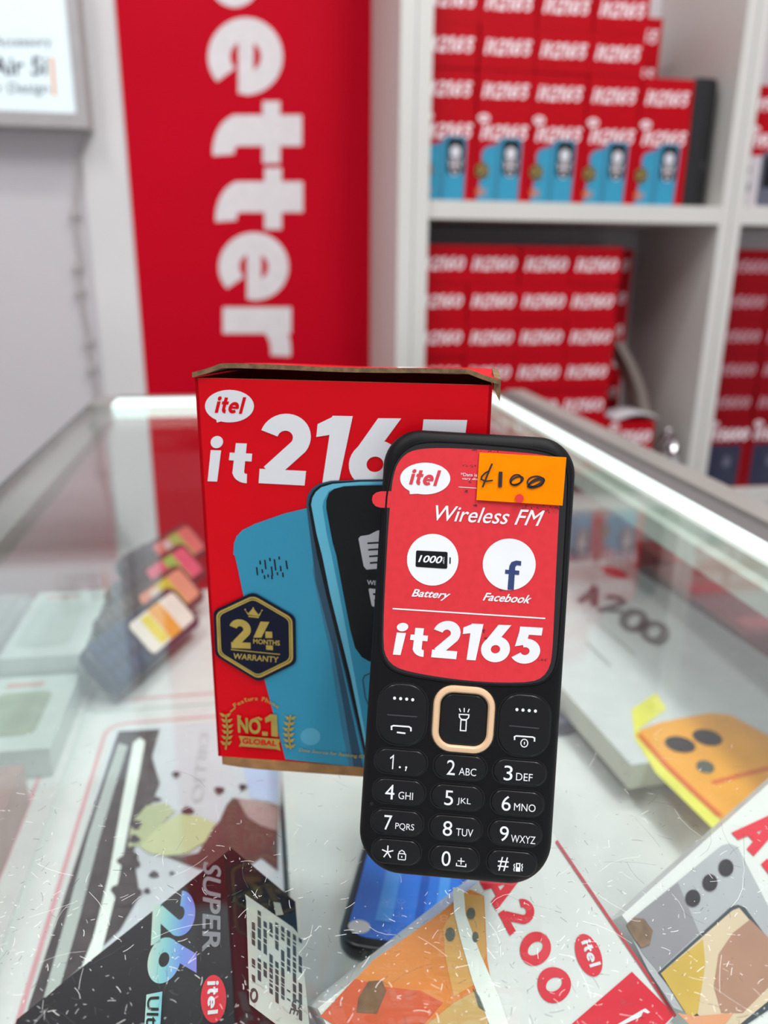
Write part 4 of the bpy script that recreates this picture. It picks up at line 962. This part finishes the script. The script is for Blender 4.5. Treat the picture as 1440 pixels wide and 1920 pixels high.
# ------------------------------------------------------------------ the keypad phone
ya, le, ro = math.radians(-12.8145), math.radians(18.2402), math.radians(-2.0924)
d_ = Vector((math.cos(ya), math.sin(ya), 0)); b_ = Vector((-math.sin(ya), math.cos(ya), 0)); u0 = Vector((0, 0, 1)) * math.cos(le) + b_ * math.sin(le)
pr = d_ * math.cos(ro) + u0 * math.sin(ro); pu = u0 * math.cos(ro) - d_ * math.sin(ro)
PF = Pl((0.0459, 0.1596, 0.0006), pr, pu)
PW, PH = 0.0502, 0.1172
kp = root('mobile_phone', (0.0459, 0.1596, 0.0), 'black keypad phone with coral screen film and orange price tag leaning on the red carton', 'phone')
m = MB()
prof = [(.0035, -.0132), (.0015, -.0124), (.0005, -.0108), (0, -.0085), (0, -.0028), (.0004, -.0016), (.0012, -.0006), (.0024, 0), (.0034, .00005)]
m.rings([rr_ring(PF, -PW / 2, 0.0003, PW / 2, PH, (.0112, .0098, .0098, .0112), i, z, 12) for i, z in prof], BODY); m.build('body', kp, smooth=True)
def c6(x, y): return PF.at(680 + x / 3.42857, 800 + y / 3.42857)
def c7(x, y): return PF.at(660 + x / 3.27273, 1250 + y / 3.27273)
def Q6(*p): return [c6(*q) for q in p]
scr = Q6((150, 480), (168, 360), (190, 265), (225, 195), (280, 140), (345, 108), (440, 95), (600, 100), (850, 118), (1050, 137), (1160, 155), (1240, 182), (1292, 225), (1318, 290), (1322, 400), (1305, 700), (1285, 1050), (1262, 1400), (1248, 1520), (1215, 1600), (1150, 1648), (1050, 1664), (850, 1664), (600, 1645), (400, 1617), (240, 1585), (165, 1545), (125, 1480), (112, 1390), (122, 1100), (138, 750))
def resamp(P, n):
    P = [Vector(p) for p in P]; P.append(P[0]); Ls = [0]
    for i in range(len(P) - 1): Ls.append(Ls[-1] + (P[i + 1] - P[i]).length)
    out = []; j = 0
    for k in range(n):
        s_ = Ls[-1] * k / n
        while Ls[j + 1] < s_: j += 1
        t = (s_ - Ls[j]) / (Ls[j + 1] - Ls[j]); out.append(tuple(P[j] * (1 - t) + P[j + 1] * t))
    return out
def smoothloop(P, it=2):
    for _ in range(it):
        Q = []
        for i in range(len(P)):
            a, b = Vector(P[i]), Vector(P[(i + 1) % len(P)]); Q += [tuple(a * .75 + b * .25), tuple(a * .25 + b * .75)]
        P = Q
    return P
scr_s = smoothloop(scr)
m = MB(); put(m, PF, [scr_s], .00012, SCREEN); scn_o = m.build('screen', kp)
m = MB(); loop = smoothloop(scr, 1); m_pts = [PF.pt(a, b, .0001) for a, b in loop]; m.tube(m_pts + [m_pts[0]], .00035, BODY, 6); m.build('screen_rim', kp, smooth=True)
flm = Q6((188, 372), (203, 300), (222, 245), (255, 196), (305, 160), (375, 143), (500, 137), (700, 144), (1000, 165), (1150, 180), (1235, 200), (1268, 240), (1268, 420), (1258, 600), (1243, 900), (1228, 1250), (1218, 1450), (1203, 1540), (1160, 1608), (1085, 1640), (900, 1645), (700, 1634), (500, 1610), (310, 1576), (210, 1545), (155, 1490), (132, 1410), (138, 1150), (152, 880), (165, 650))
m = MB(); put(m, PF, [smoothloop(flm, 1)], .0003, FILM)
tab = [(185, 415), (175, 521), (115, 521), (85, 512), (66, 492), (60, 468), (66, 442), (88, 423), (118, 416)]
put(m, PF, [[c6(*q) for q in tab]], .0003, FILM)
fo = m.build('screen_film', kp)
m = MB()
for cx_, cy_, rx_, ry_ in ((690, 250, 40, 10), (820, 160, 60, 6), (715, 150, 18, 5), (1090, 520, 85, 12), (1180, 540, 75, 16), (1225, 520, 30, 12), (700, 340, 35, 20), (668, 415, 12, 8), (725, 510, 8, 12), (800, 1360, 10, 5), (780, 1310, 8, 14), (1160, 1497, 22, 5), (905, 1050, 28, 8)):
    rq_ = random.Random(int(cx_ + cy_))
    for k in range(12):
        x = cx_ + rq_.gauss(0, rx_ * .6); y = cy_ + rq_.gauss(0, ry_ * .7); r_ = rq_.uniform(1.5, 5.5)
        put(m, PF, [[c6(x + r_ * math.cos(t) * rq_.uniform(.6, 1.5), y + r_ * math.sin(t)) for t in [i * .9 for i in range(7)]]], .00034, GRIME)
m.build('grime', fo)['kind'] = 'stuff'
m = MB()                                                        # film: logo
put(m, PF, [[c6(402 + 161 * math.cos(t), 334 + 102 * math.sin(t)) for t in [2 * math.pi * i / 44 for i in range(44)]], Q6((300, 405), (400, 430), (303, 434))], .0004, LEGEND)
put(m, PF, fit(heavy('itel', .16), Q6((298, 372), (488, 384), (505, 282), (310, 272))), .0005, FILMRED); m.build('logo', fo)
m = MB()                                                        # film: words
put(m, PF, fit(font('Wireless FM', .25, .006), Q6((462, 603), (1148, 641), (1170, 540), (470, 505))), .0004, LEGEND)
put(m, PF, fit(font('Battery', .2, .022), Q6((310, 1106), (545, 1120), (572, 1058), (325, 1042))), .0004, LEGEND)
put(m, PF, fit(font('Facebook', .2, .022), Q6((770, 1117), (1070, 1137), (1092, 1083), (785, 1066))), .0004, LEGEND)
put(m, PF, fit(font('*Data is'), Q6((630, 318), (735, 322), (735, 300), (630, 296))), .0004, LEGEND)
put(m, PF, fit(font('vary dia'), Q6((638, 345), (740, 349), (740, 330), (638, 326))), .0004, LEGEND)
put(m, PF, [Q6((616, 386), (732, 394), (732, 398), (616, 390))], .0004, LEGEND)
put(m, PF, [Q6((193, 1164), (1172, 1227), (1172, 1236), (193, 1173))], .0004, LEGEND)
for t, q in (('i', ((190, 1463), (248, 1467), (300, 1262), (225, 1258))), ('t', ((292, 1468), (405, 1480), (425, 1297), (315, 1290))), ('2', ((437, 1480), (605, 1494), (640, 1250), (465, 1245))), ('1', ((628, 1494), (725, 1501), (776, 1268), (650, 1262))), ('6', ((750, 1505), (935, 1520), (965, 1275), (780, 1270))), ('5', ((950, 1515), (1125, 1530), (1165, 1292), (985, 1282)))):
    put(m, PF, fit(heavy(t), Q6(*q)), .0004, LEGEND)
m.build('lettering', fo)
m = MB()
put(m, PF, [[c6(450 + 165 * math.cos(t), 855 + 166 * math.sin(t)) for t in [2 * math.pi * i / 48 for i in range(48)]]], .0004, LEGEND)
put(m, PF, fit(rrect(0, 0, 2.0, 1.1, .1), Q6((340, 900), (543, 913), (546, 805), (344, 795))), .0005, INK)
put(m, PF, [Q6((557, 880), (565, 881), (566, 840), (558, 839))], .0005, INK)
put(m, PF, fit(font('1000', .2, .022), Q6((356, 870), (508, 880), (516, 832), (362, 824))), .0006, LEGEND)
put(m, PF, fit(font('mAh'), Q6((526, 838), (525, 880), (514, 880), (515, 838))), .0006, LEGEND)
m.build('battery_icon', fo)
m = MB()
put(m, PF, [[c6(941 + 170 * math.cos(t), 885 + 166 * math.sin(t)) for t in [2 * math.pi * i / 48 for i in range(48)]]], .0004, LEGEND)
put(m, PF, [Q6((930, 1047), (970, 1049), (976, 950), (1004, 952), (1006, 925), (978, 923), (980, 900), (990, 890), (1016, 893), (1018, 864), (985, 860), (955, 870), (942, 895), (939, 920), (916, 918), (914, 944), (938, 946))], .0005, FBNAVY)
m.build('social_icon', fo)
m = MB()                                                        # price tag
tg = [Vector(q) for q in Q6((730, 472), (1280, 508), (1303, 200), (750, 167))]
tz = (.0010, .0012, .0016, .0008)
top = [PF.pt(q.x, q.y, z) for q, z in zip(tg, tz)]; bot = [PF.pt(q.x, q.y, z - .0003) for q, z in zip(tg, tz)]
m.hexa(bot + top, ORANGE); to = m.build('price_tag', kp)
TPf = Pl(top[0], top[1] - top[0], top[3] - top[0])
def t6(*p): return [TPf.at(680 + x / 3.42857, 800 + y / 3.42857) for x, y in p]
m = MB()
for pts, w in ((((832, 238), (812, 285), (790, 340), (770, 390)), .00045), (((812, 285), (785, 300), (764, 322), (762, 340), (790, 352), (836, 346)), .0004), (((886, 290), (884, 340), (882, 390)), .00095)):
    put(m, TPf, stroke(t6(*pts), w), .0005, PEN)
for cx_, cy_, rx_, ry_, tl_ in ((984, 344, 36, 34, .2), (990, 348, 40, 26, .5), (1110, 354, 52, 34, .1), (1116, 362, 50, 32, .6), (1106, 366, 46, 24, .9)):
    put(m, TPf, stroke(t6(*[(cx_ + rx_ * math.cos(t + tl_) , cy_ + ry_ * math.sin(t)) for t in [2 * math.pi * i / 22 for i in range(22)]]), .00042, True), .0005, PEN)
m.build('handwriting', to)
m = MB(); put(m, TPf, [t6(*[(1006 + 28 * math.cos(t), 462 + 28 * math.sin(t)) for t in [2 * math.pi * i / 24 for i in range(24)]])], .0005, mat('tag_dot_red', (214, 40, 40), 0.6)); m.build('dot', to)

# keys
def key(cpx, w, h, r, name, z0=-.0004, z1=.0007, rnd=.0005, mm=KEYM):
    cx_, cy_ = c7(*cpx); k = MB()
    slab(k, PF, cx_ - w / 2, cy_ - h / 2, cx_ + w / 2, cy_ + h / 2, r, z0, z1, rnd, mm)
    g_ = MB(); o = k.build(name, kp, smooth=True); return o
grooves = []
def legend(parent, polys, z=.00078):
    k = MB(); put(k, PF, polys, z, LEGEND); k.build('legend', parent)
def seam(cpx, w, h, r):
    cx_, cy_ = c7(*cpx); grooves.append((cx_, cy_, w, h, r))
rowsk = [[((300, 582), '1', '.,'), ((663, 615), '2', 'ABC'), ((1028, 647), '3', 'DEF')],
         [((288, 765), '4', 'GHI'), ((646, 800), '5', 'JKL'), ((1014, 835), '6', 'MNO')],
         [((277, 953), '7', 'PQRS'), ((635, 988), '8', 'TUV'), ((1000, 1020), '9', 'WXYZ')],
         [((272, 1132), '*', ''), ((627, 1173), '0', ''), ((980, 1203), '#', '')]]
DPX = {'1': (232, 577, 22), '2': (607, 613, 50), '3': (957, 647, 52), '4': (233, 762, 56), '5': (594, 799, 52), '6': (945, 832, 54), '7': (222, 950, 48), '8': (586, 986, 56), '9': (932, 1018, 54), '*': (219, 1130, 68), '0': (577, 1170, 54), '#': (926, 1203, 64)}
LPX = {'ABC': (708, 640, 104), 'DEF': (1055, 672, 98), 'GHI': (330, 786, 88), 'JKL': (686, 823, 82), 'MNO': (1058, 858, 128), 'PQRS': (324, 978, 114), 'TUV': (690, 1011, 102), 'WXYZ': (1048, 1053, 146)}
MMX = .0001405 / 3.27273 * 1.0
def mmw(px): return px * .0001405 * 1000 / 1000 / 3.27273
def at_c(ps, cpx, wpx, hpx):
    cx_, cy_ = c7(*cpx); x0, y0, x1, y1 = bbox(ps); w = wpx * .0001405 / 3.27273; h = hpx * .0001495 / 3.27273
    return [[(cx_ + ((x - x0) / (x1 - x0 or 1) - .5) * w, cy_ + ((y - y0) / (y1 - y0 or 1) - .5) * h) for x, y in p] for p in ps]
for ri, row in enumerate(rowsk):
    for cp, dg, lt in row:
        w = .0136 if ri < 3 else .0128
        seam(cp, w + .0006, .0070, .0034)
        o = key(cp, w, .0064, .0031, 'number_key')
        ps = []
        u, v, wp = DPX[dg]
        if dg == '1': ps += at_c(stroke([(0, .78), (.28, 1), (.28, 0)], .11), (u + 12, v, 0)[:2], 24, 84)
        elif dg == '*':
            for k in range(5):
                a = math.radians(90 + 72 * k); c0 = c7(u, v); ps += stroke([c0, (c0[0] + .00155 * math.cos(a), c0[1] + .0017 * math.sin(a))], .00033)
        else: ps += at_c(font(dg), (u, v), wp, 84 if dg != '#' else 78)
        if lt in LPX: u, v, wp = LPX[lt]; ps += at_c(font(lt), (u, v), wp, 42)
        if dg == '1':
            c0 = c7(294, 611); ps += ellipse(c0[0], c0[1], .00028, .00028, 12); c0 = c7(333, 612); ps += ellipse(c0[0], c0[1], .00028, .00028, 12) + stroke([c7(334, 614), c7(328, 634)], .00028)
        if dg == '*':
            ps += at_c(rrect(0, 0, 1.4, 1, .2), (307, 1160), 44, 34)[:0] + stroke(at_c(rrect(0, 0, 1.4, 1, .15), (307, 1158), 44, 34)[0], .00025, True) + stroke([c7(290, 1142), c7(291, 1128), c7(307, 1119), c7(322, 1130), c7(323, 1146)], .00025) + stroke([c7(306, 1154), c7(306, 1164)], .00032)
        if dg == '0':
            ps += stroke([c7(641, 1196), c7(640, 1213), c7(697, 1219), c7(698, 1202)], .00027) + stroke([c7(669, 1165), c7(668, 1206)], .00027) + stroke([c7(648, 1183), c7(690, 1187)], .00027)
        if dg == '#':
            ps += stroke([c7(1008, 1200), c7(1028, 1201), c7(1026, 1246), c7(1006, 1245)], .00030, True) + [[c7(1008, 1222), c7(1027, 1223), c7(1026, 1246), c7(1006, 1245)]]
            for x in (992, 1040): ps += stroke([c7(x + 4, 1202), c7(x - 1, 1212), c7(x + 4, 1222), c7(x - 1, 1234), c7(x + 2, 1247)], .00024)
        legend(o, ps)
seam((309, 291), .0134, .0165, .0056); seam((1056, 358), .0138, .0165, .0056); seam((683, 322), .0168, .0180, .0058)
for cp, dots, bar, ico in (((309, 291), ((262, 189), (299, 192), (336, 195), (373, 199)), ((218, 290), (400, 303)), 0), ((1056, 358), ((1010, 259), (1047, 262), (1085, 265), (1123, 268)), ((963, 357), (1146, 374)), 1)):
    o = key(cp, .0128 if ico == 0 else .0132, .0159, .0053, 'soft_key')
    ps = []
    for q in dots: c0 = c7(*q); ps += ellipse(c0[0], c0[1], .00040, .00042, 14)
    if ico == 0:
        ps += stroke([c7(244, 384), c7(243, 362), c7(256, 357), c7(350, 364), c7(362, 372), c7(362, 392)], .00040) + stroke([c7(276, 398), c7(328, 404)], .00042)
    else:
        ps += stroke([c7(996, 445), c7(995, 425), c7(1006, 420), c7(1106, 427), c7(1118, 433), c7(1117, 455)], .00038)
        c0 = c7(1055, 464); ps += stroke(arc(c0[0], c0[1], .00088, .0010, 0, 360, 24)[:-1], .00026, True) + stroke([c7(1056, 456), c7(1055, 473)], .00026)
    legend(o, ps)
    k = MB(); put(k, PF, stroke([c7(*bar[0]), c7(*bar[1])], .00030), .00080, mat('key_ridge_grey', (60, 60, 64), 0.3)); k.build('ridge', o)
cx_, cy_ = c7(683, 322)
m = MB(); wo, ho = .0160, .0172
outer = [rr_ring(PF, cx_ - wo / 2, cy_ - ho / 2, cx_ + wo / 2, cy_ + ho / 2, (.0052,) * 4, i, z) for i, z in ((0, -.0004), (0, .0004), (.0003, .0009), (.0008, .00105), (.0014, .0010), (.0018, .0006), (.0019, -.0004))]
m.rings(outer, PEACH, cap0=False, cap1=False); o = m.build('navigation_ring', kp, smooth=True); tag(o, 'peach ring')
o = key((683, 322), .0121, .0131, .0036, 'torch_key', z1=.0005)
ps = stroke([c7(658, 289), c7(717, 292), c7(714, 310), c7(700, 322), c7(672, 320), c7(659, 307)], .00030, True) + stroke([c7(668, 323), c7(701, 326), c7(698, 390), c7(664, 388)], .00030, True)
for a, b in (((658, 253), (666, 274)), ((688, 250), (688, 276)), ((719, 256), (710, 277))): ps += stroke([c7(*a), c7(*b)], .00028)
legend(o, ps, .00058)
m = MB(); GRV = mat('key_groove', (4, 4, 5), 0.3)
for a, b, w, h, r in grooves: put(m, PF, rrect(a - w / 2, b - h / 2, a + w / 2, b + h / 2, r), .00010, GRV)
m.build('keypad_recess', kp)
m = MB(); c0 = c7(120, 840); put(m, PF, ellipse(c0[0], c0[1], .0005, .0005, 14), .0001, GRV); m.build('microphone_hole', kp)

for o in bpy.data.objects:
    if '_o' in o: del o['_o']
